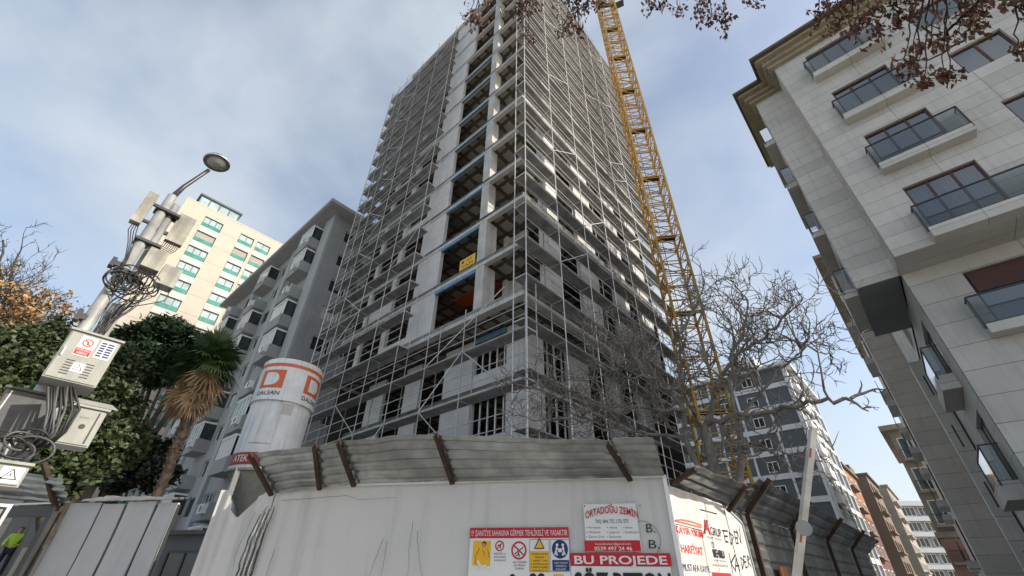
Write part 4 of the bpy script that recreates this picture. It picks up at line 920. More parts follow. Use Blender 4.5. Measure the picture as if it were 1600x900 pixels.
mb = MB(); mb.bar(FW.p(ub+.1, .05, 2.35), FW.p(ub+.1, .45, 2.8), .05); mb.build('bracket', M['rust'], lh)
# gateway at the far left with cream leaves
gt = thing('site_gate', 'open dark steel site gate with pale cream door leaves at the bottom left corner', 'gate', FW.p(10, 0, 0))
mb = MB(); mb.box(FW, ub+.05, 12.6, -.02, .08, 2.24, 2.36); mb.build('lintel', M['dark_metal'], gt)
for u in (ub+.05, 10.4): mb = MB(); mb.box(FW, u, u+.09, -.02, .07, 0, 2.24); mb.build('gate_post', M['dark_metal'], gt)
for (u0, u1, zz, mt_) in ((ub+.25, ub+.62, 1.96, 'cream'), (ub+.66, ub+.98, 1.93, 'cream'), (ub+1.75, ub+2.6, 1.93, 'sign_yellow')):
    mb = MB(); mb.box(Frame(FW.O, FW.U, FW.N), u0, u1, -.5, -.44, .05, zz); mb.build('door_leaf', M['beige_render'] if mt_ == 'cream' else M[mt_], gt)
hu1, _ = FW.hit(345, 885, -6); hu0, _ = FW.hit(215, 885, -6); hu0, hu1 = min(hu0, hu1), max(hu0, hu1)
hut = thing('dark_gap_hut', 'low dark grey hut added to darken the gap between the two hoardings', 'hut', FW.p((hu0+hu1)/2, -6, 0))  # added hut, made wide enough to keep the gap dark
mb = MB(); mb.box(FW, hu0, hu1, -8, -6, 0, 2.55); mb.build('wall', M['slate'], hut); mb = MB(); mb.box(FW, hu0-.2, hu1+.2, -8.2, -5.8, 2.55, 2.65); mb.build('roof', M['dark_metal'], hut)
window(hut, Frame(FW.p(0, -6, 0), FW.U, FW.N), hu0+.6, hu0+1.7, 1.2, 2.2, -.03, M['dark_metal'], M['dark_pane'], 2, .05)
mb = MB(); mb.tube([FW.p(ub+.1, .1, 2.385), FW.p(ub+.9, .12, 2.375), FW.p(ub+1.8, .12, 2.34), FW.p(ub+2.2, .12, 2.25)], .012, 6); mb.build('white_rail', M['white'], gt)

bw = ground(hd(20, 850, 31)); bwl = thing('dark_backdrop_wall', 'dark wall added to darken the view far behind the site gate and the worker', 'wall', bw)  # added wall that keeps the view through the gate dark
mb = MB(); mb.box(fL(bw), -14, 12, -.2, 0, 0, 5.2); mb.build('wall_panel', M['concrete_dark'], bwl); mb = MB(); mb.box(fL(bw), -14.1, 12.1, -.25, .05, 5.2, 5.35); mb.build('coping', M['concrete_dark'], bwl)
# ------------------------------------------------------------------ signs on the hoarding
def rect(x0, y0, x1, y1, F=FT):
    ua, za = F.hit(x0, y0); ub_, zb = F.hit(x1, y1); zc_ = F.hit(x0, y1)[1]; return ua, ub_, zb, za
def T(body, x0, yb_, x1, yt_, mt_, parent, F=FT, n=.009, bold=0, slant=0):
    ua, zb = F.hit(x0, yb_); ub_, z2 = F.hit(x1, yb_); _, zt_ = F.hit(x0, yt_)
    h = zt_-zb; zb2 = zb; G = Frame(F.O, F.U, F.N); tilt = (z2-zb)/(ub_-ua)
    o = text('lettering', body, G, ua, zb, h, ub_-ua, mt_, parent, n, bold, slant=slant)
    return o
def plate(x0, y0, x1, y1, mt_, parent, name='plate', n0=.001, n1=.006, F=FT, z0=None):
    u0, u1, zb, zt_ = rect(x0, y0, x1, y1, F); mb = MB(); mb.box(F, u0, u1, n0, n1, zb if z0 is None else z0, zt_); return mb.build(name, mt_, parent)
def disc(x, y, rpx, mt_, parent, name, n=.008, F=FT, ring=None, seg=28):
    u, z = F.hit(x, y); u2, _ = F.hit(x+rpx, y); r = abs(u2-u); mb = MB(); c_ = F.p(u, n, z); ri = 0 if ring is None else r*ring
    for k in range(seg):
        a0, a1 = 2*pi*k/seg, 2*pi*(k+1)/seg; A_ = lambda a, q: c_+F.U*cos(a)*q+Z*sin(a)*q
        if ri: mb.quad(A_(a0, ri), A_(a0, r), A_(a1, r), A_(a1, ri))
        else: mb.tri(c_, A_(a0, r), A_(a1, r))
    return mb.build(name, mt_, parent)
def strokes(P, w_, mt_, parent, name, n=.009, F=FT):
    mb = MB()
    for (x0, y0, x1, y1) in P:
        u0, z0 = F.hit(x0, y0); u1, z1 = F.hit(x1, y1); a, b_ = F.p(u0, n, z0), F.p(u1, n, z1); t_ = (b_-a).normalized()*.0; d_ = (b_-a).normalized().cross(F.N)*w_/2
        mb.quad(a-d_, b_-d_, b_+d_, a+d_)
    return mb.build(name, mt_, parent)
FT = Frame(FT.p(0, .006, 0), FT.U, FT.N)
KB, KR, KW, KY, KN = M['txt_black'], M['sign_red'], M['sign_white'], M['sign_yellow'], M['sign_blue']
s1 = thing('safety_sign', 'construction safety board with red headline and rows of pictograms on the white hoarding', 'sign', FT.p(-1.5, 0, 1.9))
plate(735, 841, 892, 900, M['sign_white'], s1, 'board', .001, .005, z0=1.3)
plate(735, 825, 889, 840.5, KR, s1, 'red_headline', .001, .008)
T('!!! ŞANTİYE SAHASINA GİRMEK TEHLİKELİ VE YASAKTIR', 737, 837.6, 887, 828.8, KW, s1, n=.0115)
plate(740, 845, 766, 884, KY, s1, 'yellow_picture', .005, .007)
disc(757, 850, 3.4, M['hair'], s1, 'figure_head', .0085); disc(756.6, 852, 2.8, M['skin'], s1, 'figure_face', .0095)
strokes([(748, 858, 766, 858), (745, 862, 766, 862), (743, 867, 766, 867), (742, 872, 766, 872)], .022, M['sign_yellow'], s1, 'figure_shoulders', .0085)
strokes([(750, 857, 744, 868), (744, 868, 743, 882), (754, 858, 758, 868), (762, 857, 765, 872)], .004, KB, s1, 'figure_outline', .0095)
strokes([(746, 876, 752, 886), (752, 886, 760, 884), (742, 884, 748, 890), (756, 890, 765, 886)], .02, KW, s1, 'torn_patch', .0095)
disc(781, 853, 7, KR, s1, 'prohibition_ring', .008, ring=.76); strokes([(777, 857, 785, 849)], .008, KR, s1, 'prohibition_bar'); strokes([(778, 852, 783, 852), (782, 850, 782, 857)], .009, KB, s1, 'pictogram', .0075)
for i, s_ in enumerate(('BARETSİZ ve', 'ELDİVENSİZ', 'ÇALIŞMAYINIZ')): T(s_, 772, 866.5+i*5.2, 791, 863.6+i*5.2, KB, s1, n=.0065)
disc(811, 860, 12, KR, s1, 'prohibition_ring', .008, ring=.8); strokes([(803, 852, 819, 868)], .013, KR, s1, 'prohibition_bar'); strokes([(804, 866, 818, 855), (809, 861, 812, 870), (806, 868, 812, 866)], .008, KB, s1, 'pictogram', .0075)
for i, s_ in enumerate(('ASILI YÜKLERİN', 'ALTINDA', 'DURMA')): T(s_, 801+i*2, 880+i*5, 823-i*2, 876.6+i*5, KB, s1, n=.0065)
plate(828, 843, 858, 861, KW, s1, 'warning_panel', .005, .007); plate(828, 861, 858, 894, KY, s1, 'yellow_text_panel', .005, .0075)
strokes([(828, 843, 858, 843), (828, 843, 828, 894), (858, 843, 858, 894)], .003, KB, s1, 'panel_border', .0085)
u, z = FT.hit(843, 857.5); mb = MB(); mb.tri(FT.p(u-.052, .0085, z), FT.p(u+.052, .0085, z), FT.p(u, .0085, z+.095)); mb.build('warning_triangle', KB, s1)
mb = MB(); mb.tri(FT.p(u-.038, .0095, z+.008), FT.p(u+.038, .0095, z+.008), FT.p(u, .0095, z+.077)); mb.build('warning_triangle_field', KY, s1)
strokes([(843, 850.5, 843, 854.5), (843, 855.5, 843, 856.6)], .006, KB, s1, 'exclamation_mark', .0105)
for i, s_ in enumerate(('YÜKLERİN ALTINDA', 'DURMAYIN', '1. BARET TAK', '2. ELDİVEN KULLAN', '3. EMNİYET KEMERİ', '4. DİKKATLİ OL')): T(s_, 830+(6 if i == 1 else 0), 867+i*5.2, 856-(6 if i == 1 else 0), 864+i*5.2, KB, s1, n=.0095)
strokes([(860, 843, 890, 843), (860, 843, 860, 893), (890, 843, 890, 893), (860, 893, 890, 893)], .003, KN, s1, 'panel_border', .0085)
disc(875, 858, 12.6, KN, s1, 'mandatory_disc', .0075)
for sx in (-1, 1):
    disc(875+sx*4.4, 851.5, 2, KW, s1, 'figure_head', .0095); strokes([(875+sx*5, 854, 875+sx*6, 862), (875+sx*6, 862, 875+sx*4, 868), (875+sx*6, 861, 875+sx*8, 867)], .014, KW, s1, 'figure_body', .009); strokes([(875+sx*5, 855, 875+sx*1.5, 860)], .009, KW, s1, 'figure_arm', .0095)
strokes([(872, 860, 878, 860)], .03, KW, s1, 'lifted_box', .0095)
plate(863, 875, 890, 892, KN, s1, 'blue_text_panel', .005, .0075)
for i, s_ in enumerate(('AĞIR YÜKLERİ', 'YARDIMLA', 'KALDIR')): T(s_, 866+i*1.5, 881+i*4.8, 887-i*1.5, 878+i*4.8, KW, s1, n=.0095)
for x, m_ in ((800, KW), (838, KW), (872, KY)): plate(x-7, 897, x+9, 900, m_, s1, 'lower_panel', .005, .007, z0=1.35)
disc(846, 903, 6, KB, s1, 'pictogram', .0085); disc(833, 903, 6, KB, s1, 'pictogram', .0085); disc(801, 903, 5, KB, s1, 'pictogram', .0085)
s2 = thing('contractor_sign', 'white sign with arched red company name and phone number on a red strip', 'sign', FT.p(-.55, 0, 2.1))
plate(911, 788, 1003, 862, M['sign_white'], s2, 'board', .001, .006)
plate(913, 844.5, 1002, 861.5, KR, s2, 'red_strip', .006, .009)
def arc_text(body, x0, x1, yb_, yt_, sag, mt_, parent):
    ua, zb = FT.hit(x0, yb_); ub_, _ = FT.hit(x1, yb_); _, zt_ = FT.hit(x0, yt_); w_ = ub_-ua; h = zt_-zb
    def wr(u, z): f = (u-ua)/w_*2-1; return FT.p(u, .009, z+sag*(1-f*f))
    text('lettering', body, FT, ua, zb, h, w_, mt_, parent, .009, .012, wrap=wr)
arc_text('ORTADOĞU ZEMİN', 915, 998, 811, 800, .05, KR, s2)
T('İNŞ. SAN. TİC. LTD. ŞTİ.', 931, 817.5, 983, 812, KB, s2)
for j, row in enumerate((('Forekazık', 'Ankraj', 'Beton'), ('Minikazık', 'Jetgrout', 'Enjeksiyon'), ('Zemin Çivisi', 'Shotcrete'))):
    for i, s_ in enumerate(row):
        x = (920, 952, 978)[i]; y = 826+j*7.2; T(s_, x, y, x+len(s_)*2.05, y-3.6, KB, s2, n=.0065); disc(x-3, y-1.6, .8, KR, s2, 'bullet', .0075)
T('mustafaozkert@gmail.com', 930, 851.5, 986, 848.2, KW, s2, n=.011); T('0539 497 24 46', 929, 860, 988, 854, KW, s2, n=.011, bold=.01)
for x, y in ((913.5, 791), (951, 790), (1000, 790)): disc(x, y, 1, KB, s2, 'screw', .008)
s3 = thing('project_sign', 'wide red headline sign over bold black lettering at the bottom right of the hoarding', 'sign', FT.p(-.5, 0, 1.7))
plate(892, 884.5, 1050, 900, M['sign_white'], s3, 'board', .001, .005, z0=1.2); plate(891, 864, 1050, 884, KR, s3, 'red_headline', .001, .008)
T('BU PROJEDE', 898, 881, 1043, 868, KW, s3, n=.012, bold=.02); 
ua, zb = FT.hit(897, 893); text('lettering', 'SÖZ BETON', FT, ua, zb-.17, .165, FT.hit(1047, 893)[0]-ua, KB, s3, .008, .035)
gr = thing('graffiti', 'black ink circle with two letters B scrawled beside the contractor sign', 'graffiti', FT.p(-.15, 0, 2.1))
disc(1006, 842, 26, KB, gr, 'circle', .0012, ring=.975, seg=40)
T('B.', 1010, 832, 1024, 818, KB, gr, n=.002, slant=.1); T('B.', 1014, 857, 1031, 843, KB, gr, n=.002, slant=.1)
# writing on the return panel
F_ = FRt
s4 = thing('company_notice', 'red lettering of a demolition contractor inside a drawn frame on the return panel', 'sign', F_.p(.5, 0, 2))
plate(1056, 817, 1096, 899, M['hoard'], s4, 'board', .001, .003, F=F_, z0=1.2)
T('KAYIR YIKIM', 1056, 832, 1097, 821, M['txt_red'], s4, F_, .006, .01); T('HARFİYAT', 1065, 863, 1098, 850, M['txt_red'], s4, F_, .006, .01); T('MUSTAFA KAYIR', 1067, 892, 1109, 880, M['sign_blue'], s4, F_, .006, .0)
strokes([(1054, 813, 1064, 812), (1064, 812, 1080, 815), (1080, 815, 1096, 821), (1096, 824, 1075, 819), (1075, 819, 1055, 814)], .012, M['orange'], s4, 'orange_swoosh', .005, F_)
strokes([(1056, 819, 1096, 829), (1056, 819, 1067, 900), (1095, 828, 1108, 900)], .006, KB, s4, 'drawn_frame', .005, F_)
s5 = thing('company_notice', 'narrow white notice with two black company logos next to the red one', 'sign', F_.p(1.2, 0, 2))
plate(1102, 799, 1128, 899, M['hoard'], s5, 'board', .001, .003, F=F_, z0=1.2)
T('A', 1100, 833, 1110, 811, KR, s5, F_, .006, .02); strokes([(1099, 834, 1104, 812), (1104, 812, 1108, 832)], .014, KB, s5, 'logo_stroke', .007, F_)
T('GRUP', 1111, 836, 1127, 823, KB, s5, F_, .006); T('İNŞAAT TAAHHÜT', 1104, 840, 1127, 837.5, KB, s5, F_, .006)
strokes([(1093, 796, 1120, 803)], .01, KB, s5, 'small_line', .006, F_)
T('BEHRU', 1115, 870, 1132, 858, KB, s5, F_, .006, .04); disc(1113, 851, 1.5, KB, s5, 'logo_ring', .006, F_, ring=.75); T('proje mimarlık', 1116, 876, 1134, 873.4, KB, s5, F_, .006); T('YAPI DENETİM', 1113, 884, 1137, 881, KB, s5, F_, .006)
plate(1112, 894, 1142, 899, KR, s5, 'red_foot', .003, .005, F=F_, z0=1.5)
g2 = thing('graffiti', 'large black hand painted words NEDEN KADER on the return panel', 'graffiti', F_.p(1.7, 0, 2))
for s_, P in (('E', [(1128, 829, 1137, 830), (1130, 829, 1133, 846), (1132, 838, 1137, 838), (1133, 846, 1138, 847)]), ('D', [(1139, 832, 1142, 852), (1139, 832, 1146, 838), (1146, 838, 1142, 852)]), ('E', [(1147, 830, 1150, 849), (1146, 830, 1151, 832), (1148, 840, 1152, 841), (1150, 849, 1154, 849)]), ('N', [(1153, 849, 1151, 828), (1151, 828, 1158, 850), (1158, 850, 1155, 824)]),
              ('K', [(1139, 864, 1145, 896), (1149, 866, 1142, 880), (1142, 880, 1150, 893)]), ('A', [(1149, 893, 1150, 870), (1150, 870, 1156, 892), (1149, 884, 1155, 884)]), ('D', [(1157, 871, 1160, 890), (1157, 871, 1162, 876), (1162, 876, 1160, 890)]), ('E', [(1161, 869, 1165, 887), (1161, 869, 1165, 870), (1163, 878, 1166, 878), (1165, 887, 1168, 886)]), ('R', [(1167, 868, 1170, 886), (1167, 868, 1171, 872), (1171, 872, 1168, 877), (1168, 877, 1174, 886)])):
    strokes(P, .018, KB, g2, 'painted_letter', .0015, F_)

# ------------------------------------------------------------------ silo
SC = Vector((-8.0, 14.72, 0)); si = thing('cement_silo', 'white cement silo with orange D logos behind the left end of the hoarding', 'silo', SC)
rS = 1.0; tocam = atan2(-SC.y, -SC.x)
mb = MB(); mb.lathe(SC, [(rS, 6.55), (rS, 7.98), (rS*.97, 8.02), (.3, 8.2), (.02, 8.22)], 56); mb.build('upper_shell', M['silo'], si, True)
mb = MB(); mb.lathe(SC, [(.95, 4.42), (.95, 6.52), (rS+.03, 6.52), (rS+.03, 6.58), (rS, 6.585)], 56); mb.build('lower_shell', M['silo'], si, True)
mb = MB(); mb.lathe(SC, [(rS+.006, 7.72), (rS+.012, 7.72), (rS+.012, 7.83), (rS+.006, 7.83)], 56); mb.build('orange_ring', M['orange'], si)
mb = MB(); mb.lathe(SC, [(.953, 4.50), (.96, 4.50), (.96, 4.86), (.953, 4.86)], 56); mb.build('red_band', M['band'], si)
mb = MB(); mb.lathe(SC, [(.95, 4.42), (.98, 4.40), (.98, 4.34), (.9, 4.33), (.22, 3.1), (.22, 2.8)], 56); mb.build('hopper_cone', M['cabinet'], si, True)
for a in range(4):
    an = tocam+pi/4+a*pi/2; p = SC+Vector((cos(an), sin(an), 0))*.9; mb = MB(); mb.bar(p, p+Z*4.4, .14); mb.build('leg', M['steel'], si)
def wrapS(r, ang0): 
    return lambda u, z: SC+Vector((cos(ang0+u/r), sin(ang0+u/r), 0))*r+Z*z
for deg in (-36, 52, 142, 232):
    a0 = tocam+radians(deg); mb = MB(); n_ = 14; w_ = .42
    for i in range(n_):
        x0, x1 = -w_+2*w_*i/n_, -w_+2*w_*(i+1)/n_; f = wrapS(rS+.004, a0); mb.quad(f(x0, 6.93), f(x1, 6.93), f(x1, 7.58), f(x0, 7.58))
    o = mb.build('logo_square', M['orange'], si)
    mb = MB(); f = wrapS(rS+.009, a0)
    for i in range(20):
        x0, x1 = -.25+.025*i, -.225+.025*i
        hh = lambda x: .225*(sqrt(max(0, 1-((x+.0)/.25)**2)) if x > 0 else 1)
        mb.quad(f(x0, 7.255-hh(x0)), f(x1, 7.255-hh(x1)), f(x1, 7.255+hh(x1)), f(x0, 7.255+hh(x0)))
    mb.build('logo_letter', M['silo'], si)
    text('lettering', 'DALSAN', FT, -.40, 6.69, .14, .80, M['txt_black'], si, wrap=wrapS(rS+.006, a0), bold=.01)
text('lettering', 'ATEK  •  maxicoat', FT, -.95, 4.59, .2, 1.7, M['sign_white'], si, wrap=wrapS(.966, tocam-.1), bold=.012)
text('lettering', 'www.dalsan.com.tr', FT, -.5, 5.12, .05, .7, M['txt_black'], si, wrap=wrapS(.954, tocam-.2))
mb = MB(); f = wrapS(.958, tocam+.18)
for i in range(4): x0 = -.17+.085*i; mb.quad(f(x0, 6.1), f(x0+.085, 6.1), f(x0+.085, 6.42), f(x0, 6.42))
mb.build('rusty_hatch', M['concrete'], si)
mb = MB(); f = wrapS(.975, tocam+.2)
for i in range(6): x0 = -.2+.1*i; mb.quad(f(x0, 6.44), f(x0+.1, 6.44), f(x0+.1, 6.52), f(x0, 6.52))
mb.build('hatch_lip', M['silo'], si)

# ------------------------------------------------------------------ lamp post and what hangs on it
PP = ground(hd(150, 485, 7)); lp = thing('street_lamp', 'weathered steel lamp post crowded with telecom gear at the left', 'street lamp', PP)
FP = Frame(PP, Rd, -Ld)
mb = MB(); mb.tube([PP, PP+Z*2.5, PP+Z*6.45], [.085, .075, .06], 14); mb.build('pole', M['pole'], lp, True)
mb = MB(); mb.tube([FP.p(.17, -.05, 2.4), FP.p(.17, -.05, 4.55)], .075, 12); mb.tube([FP.p(.13, -.03, 4.9), FP.p(.10, -.03, 6.35)], .045, 12); mb.build('pipe', M['pole'], lp, True)
for z in (4.95, 5.5, 6.1): mb = MB(); mb.box(FP, -.09, .22, -.12, .09, z, z+.04); mb.build('pipe_clamp', M['dark_metal'], lp)
h0 = FP.p(.205, 0, 7.32); mb = MB(); mb.tube([PP+Z*6.4, FP.p(.05, 0, 6.7), FP.p(.17, 0, 7.12), h0-Z*.08], [.045, .032, .028, .03], 10); mb.build('lamp_arm', M['dark_metal'], lp, True)
hn = (Z*.97+(-Rd)*.16+Ld*.25).normalized(); hx = (Rd-hn*Rd.dot(hn)).normalized(); hy = hn.cross(hx); hc = FP.p(.245, 0, 7.47)
def dome(mb, prof, n=28):
    for (r0, z0), (r1, z1) in zip(prof, prof[1:]):
        for k in range(n):
            a, b_ = 2*pi*k/n, 2*pi*(k+1)/n; P = lambda r, z, t: hc+(hx*r*1.1*cos(t)+hy*r*sin(t)+hn*z)*.78
            mb.quad(P(r0, z0, a), P(r0, z0, b_), P(r1, z1, b_), P(r1, z1, a))
mb = MB(); dome(mb, [(.17, -.03), (.225, -.02), (.23, .02), (.19, .09), (.1, .13), (.01, .14)]); o = mb.build('lamp_head', M['dark_cab'], lp, True)
mb = MB(); dome(mb, [(.205, -.021), (.228, -.018), (.232, .0)]); mb.build('rim', M['steel'], o, True)
mb = MB(); dome(mb, [(.005, -.085), (.07, -.075), (.13, -.045), (.165, -.028)]); mb.build('lens', M['lens'], o, True)
mb = MB(); dome(mb, [(.165, -.029), (.17, -.02), (.21, -.02)]); mb.build('reflector', M['dirty_cab'], o, True)
def gear(name, label, cat, F, u0, u1, n0, n1, z0, z1, mt_, group=None, extra=None):
    t_ = thing(name, label, cat, F.p((u0+u1)/2, n0, z0), group); mb = MB(); c_ = .012
    mb.box(F, u0, u1, n0, n1, z0, z1); mb.build('case', mt_, t_)
    return t_
g1 = gear('antenna', 'slim antenna tube on the sky side of the lamp post', 'antenna', FP, -.25, -.13, -.06, .06, 5.75, 6.32, M['dirty_cab'])
mb = MB(); mb.box(FP, -.13, -.06, -.02, .02, 6.15, 6.19); mb.box(FP, -.13, -.06, -.02, .02, 5.83, 5.87); mb.build('bracket', M['dark_metal'], g1)
g1 = gear('antenna', 'broad grimy panel antenna right of the lamp post', 'antenna', FP, .20, .42, -.1, .0, 5.72, 6.24, M['dirty_cab'])
mb = MB(); mb.box(FP, .06, .20, -.06, -.02, 6.1, 6.15); mb.box(FP, .06, .2, -.06, -.02, 5.8, 5.85); mb.build('bracket', M['dark_metal'], g1)
g1 = gear('radio_unit', 'upper grimy radio box strapped to the lamp post above the cable loops', 'radio unit', FP, .12, .34, -.1, .1, 5.14, 5.46, M['dirty_cab'])
g1 = gear('radio_unit', 'lower grimy radio box hanging right of the cable loops', 'radio unit', FP, .36, .58, -.1, .1, 4.98, 5.29, M['dirty_cab'])
cbn = thing('cable_bundle', 'tangle of black cables looped around the lamp post below the radio boxes', 'cables', FP.p(.1, .1, 4.7)); rnd = random.Random(15)
for k in range(12):
    c_ = FP.p(rnd.uniform(.0, .34), rnd.uniform(.06, .16), rnd.uniform(4.72, 5.0)); r = rnd.uniform(.09, .2); e = rnd.uniform(.7, 1.2); a0 = rnd.uniform(0, 6.3); tw = rnd.uniform(-.06, .06); P = []
    for i in range(22): a = a0+i/20*2*pi*rnd.choice((1, 1)); P.append(c_+Rd*cos(a)*r+Z*sin(a)*r*e+(-Ld)*(tw*sin(a)))
    mb = MB(); mb.tube(P, .009, 6); mb.build('cable_loop', M['cable'], cbn, True)
for k in range(20):
    u0 = rnd.choice([.15, .2, .26, .31, .38, .43, .5, .55]); z0 = 5.13 if u0 < .34 else 4.98; u1 = rnd.uniform(.05, .3); n_ = rnd.uniform(0, .12)
    P = [FP.p(u0, .02, z0), FP.p(u0+.02, n_, z0-.16), FP.p((u0+u1)/2+.03, n_+.03, 4.72+rnd.uniform(-.08, .1)), FP.p(u1, n_, 4.5), FP.p(.12+rnd.uniform(-.03, .08), .05, 4.1), FP.p(.14+rnd.uniform(-.03, .05), .03, 3.82)]
    Q = []
    for i in range(len(P)-1):
        for f in range(5):
            t_ = f/5; p0 = P[max(i-1, 0)]; p1 = P[i]; p2 = P[i+1]; p3 = P[min(i+2, len(P)-1)]
            Q.append(.5*((2*p1)+(p2-p0)*t_+(2*p0-5*p1+4*p2-p3)*t_*t_+(3*p1-p0-3*p2+p3)*t_**3))
    Q.append(P[-1]); mb = MB(); mb.tube(Q, rnd.uniform(.004, .007), 5); mb.build('cable', M['cable'] if k % 4 else M['cable_grey'], cbn, True)
for k in range(8):
    u = .22+k*.025; mb = MB(); mb.tube([FP.p(u, -.05, 5.73), FP.p(u-.01, -.02, 5.6), FP.p(u-.06, 0, 5.5), FP.p(.1+rnd.uniform(0, .1), .02, 5.36)], .006, 5); mb.build('jumper_cable', M['cable'] if k % 2 else M['cable_grey'], cbn, True)
for k in range(4):
    mb = MB(); mb.tube([FP.p(-.2+.02*k, 0, 5.76), FP.p(-.2+.03*k, .03, 5.6), FP.p(-.12+.02*k, .05, 5.4), FP.p(-.05+.01*k, .08, 5.15), FP.p(0, .09, 4.8)], .006, 5); mb.build('jumper_cable', M['cable'], cbn, True)
for u, z in ((-.14, 5.02), (-.12, 4.2)): mb = MB(); mb.box(FP, u, 0, -.03, .06, z, z+.07); mb.box(FP, u-.02, u+.03, -.04, .08, z-.03, z+.1); mb.build('cable_clamp', M['dark_metal'], cbn)
# cabinets
def cabinet(name, label, TLp, BRp, D, dep, mt_, door=True):
    o_ = ground(hd(*TLp, D)); F = Frame(o_, Rd, -Ld); u0, z1 = F.hit(*TLp); u1, z0 = F.hit(*BRp)
    t_ = thing(name, label, 'cabinet', F.p((u0+u1)/2, 0, z0)); mb = MB(); mb.box(F, u0, u1, -dep, 0, z0, z1); mb.build('case', mt_, t_)
    mb = MB(); mb.box(F, u0-.02, u1+.02, -dep-.02, .03, z1+.001, z1+.025); mb.build('rain_lid', mt_, t_)
    if door: mb = MB(); mb.box(F, u0+.012, u1-.012, .001, .012, z0+.015, z1-.015); mb.build('door', mt_, t_)
    return t_, F, u0, u1, z0, z1
t_, F, u0, u1, z0, z1 = cabinet('utility_cabinet', 'big pale grey cabinet with red prohibition and blue stickers on the lamp post', (114, 515), (149, 606), 6.6, .42, M['cabinet'])
w_ = u1-u0; h_ = z1-z0
mb = MB(); mb.box(F, u0+.24*w_, u0+.56*w_, .0125, .015, z0+.52*h_, z1-.06*h_); mb.build('white_sticker', KW, t_)
mb = MB(); mb.box(F, u0+.25*w_, u0+.55*w_, .0155, .017, z0+.54*h_, z0+.68*h_); mb.build('red_text_field', M['txt_red'], t_)
text('lettering', 'YETKİSİZ KİŞİLER', F, u0+.27*w_, z0+.625*h_, .022, .26*w_, KW, t_, .0185); text('lettering', 'GİREMEZ', F, u0+.30*w_, z0+.56*h_, .025, .2*w_, KW, t_, .0185)
mb = MB(); cc_ = F.p(u0+.40*w_, .0165, z0+.81*h_)
for k in range(24):
    a, b_ = 2*pi*k/24, 2*pi*(k+1)/24; A_ = lambda t, r: cc_+F.U*cos(t)*r+Z*sin(t)*r; mb.quad(A_(a, .036), A_(a, .048), A_(b_, .048), A_(b_, .036))
mb.quad(cc_+F.U*-.034+Z*.026, cc_+F.U*-.026+Z*.034, cc_+F.U*.034-Z*.026, cc_+F.U*.026-Z*.034); mb.build('prohibition_ring', M['txt_red'], t_)
mb = MB(); mb.box(F, u0+.388*w_, u0+.412*w_, .0155, .016, z0+.76*h_, z0+.85*h_); mb.build('pictogram', KB, t_)
mb = MB(); mb.box(F, u0+.62*w_, u0+.93*w_, .0125, .015, z0+.56*h_, z1-.05*h_); mb.build('white_sticker', KW, t_)
mb = MB()
for j in range(6): mb.box(F, u0+.645*w_, u0+.75*w_, .0155, .017, z0+(.60+.055*j)*h_, z0+(.635+.055*j)*h_); mb.box(F, u0+.78*w_, u0+.905*w_, .0155, .017, z0+(.60+.055*j)*h_, z0+(.635+.055*j)*h_)
mb.build('blue_table', M['sign_blue'], t_)
for sx in (.22, .6):
    for j in range(6): mb = MB(); mb.box(F, u0+sx*w_, u0+(sx+.16)*w_, .0125, .016, z0+(.12+.055*j)*h_, z0+(.135+.055*j)*h_); mb.build('vent_slot', M['dark_metal'], t_)
def tri_sign(F, u, z, s_, parent, n=.016):
    mb = MB(); mb.box(F, u-s_*.75, u+s_*.75, n-.004, n-.002, z-.3*s_, z+s_*1.05); mb.build('sticker', KW, parent)
    mb = MB(); a = [F.p(u-s_*.55, n, z), F.p(u+s_*.55, n, z), F.p(u, n, z+s_*.95)]; c_ = (a[0]+a[1]+a[2])/3
    for i in range(3): p, q = a[i], a[(i+1) % 3]; mb.quad(p, q, q.lerp(c_, .22), p.lerp(c_, .22))
    mb.quad(F.p(u+.05*s_, n, z+.62*s_), F.p(u+.1*s_, n, z+.6*s_), F.p(u-.02*s_, n, z+.38*s_), F.p(u-.08*s_, n, z+.38*s_)); mb.quad(F.p(u-.02*s_, n, z+.42*s_), F.p(u+.1*s_, n, z+.42*s_), F.p(u-.05*s_, n, z+.16*s_), F.p(u-.06*s_, n, z+.2*s_)); mb.build('lightning_triangle', KB, parent)
tri_sign(F, u0+.49*w_, z0+.24*h_, .075, t_)
mb = MB(); mb.box(F, u0+.06*w_, u0+.09*w_, .013, .03, z0+.45*h_, z0+.62*h_); mb.build('handle', M['steel'], t_)
t_, F, u0, u1, z0, z1 = cabinet('utility_cabinet', 'smaller off white cabinet with a round lock under the big cabinet', (118, 634), (137, 700), 6.55, .3, M['cabinet'])
w_ = u1-u0; h_ = z1-z0
mb = MB(); mb.box(F, u0+.78*w_, u0+.83*w_, .0122, .015, z0+.03, z1-.03); mb.build('door_seam', M['dark_metal'], t_)
mb = MB(); q = F.p(u0+.5*w_, .0165, z0+.5*h_)
for k in range(16): a, b_ = 2*pi*k/16, 2*pi*(k+1)/16; mb.tri(q, q+F.U*cos(a)*.026+Z*sin(a)*.026, q+F.U*cos(b_)*.026+Z*sin(b_)*.026)
mb.build('round_lock', M['dark_metal'], t_); text('lettering', 'Türk Telekom', F, u0+.28*w_, z0+.72*h_, .016, .3*w_, M['cable_grey'], t_, .0135)
mb = MB(); mb.quad(F.p(u0-.04, .03, z1+.03), F.p(u1+.08, .03, z1+.03), F.p(u1+.02, -.15, z1+.12), F.p(u0-.02, -.15, z1+.12)); mb.build('pitched_lid', M['cabinet'], t_)
t_, F, u0, u1, z0, z1 = cabinet('utility_cabinet', 'stained dark steel cabinet at the left edge below the pale one', (12, 606), (50, 684), 6.9, .45, M['dark_cab'])
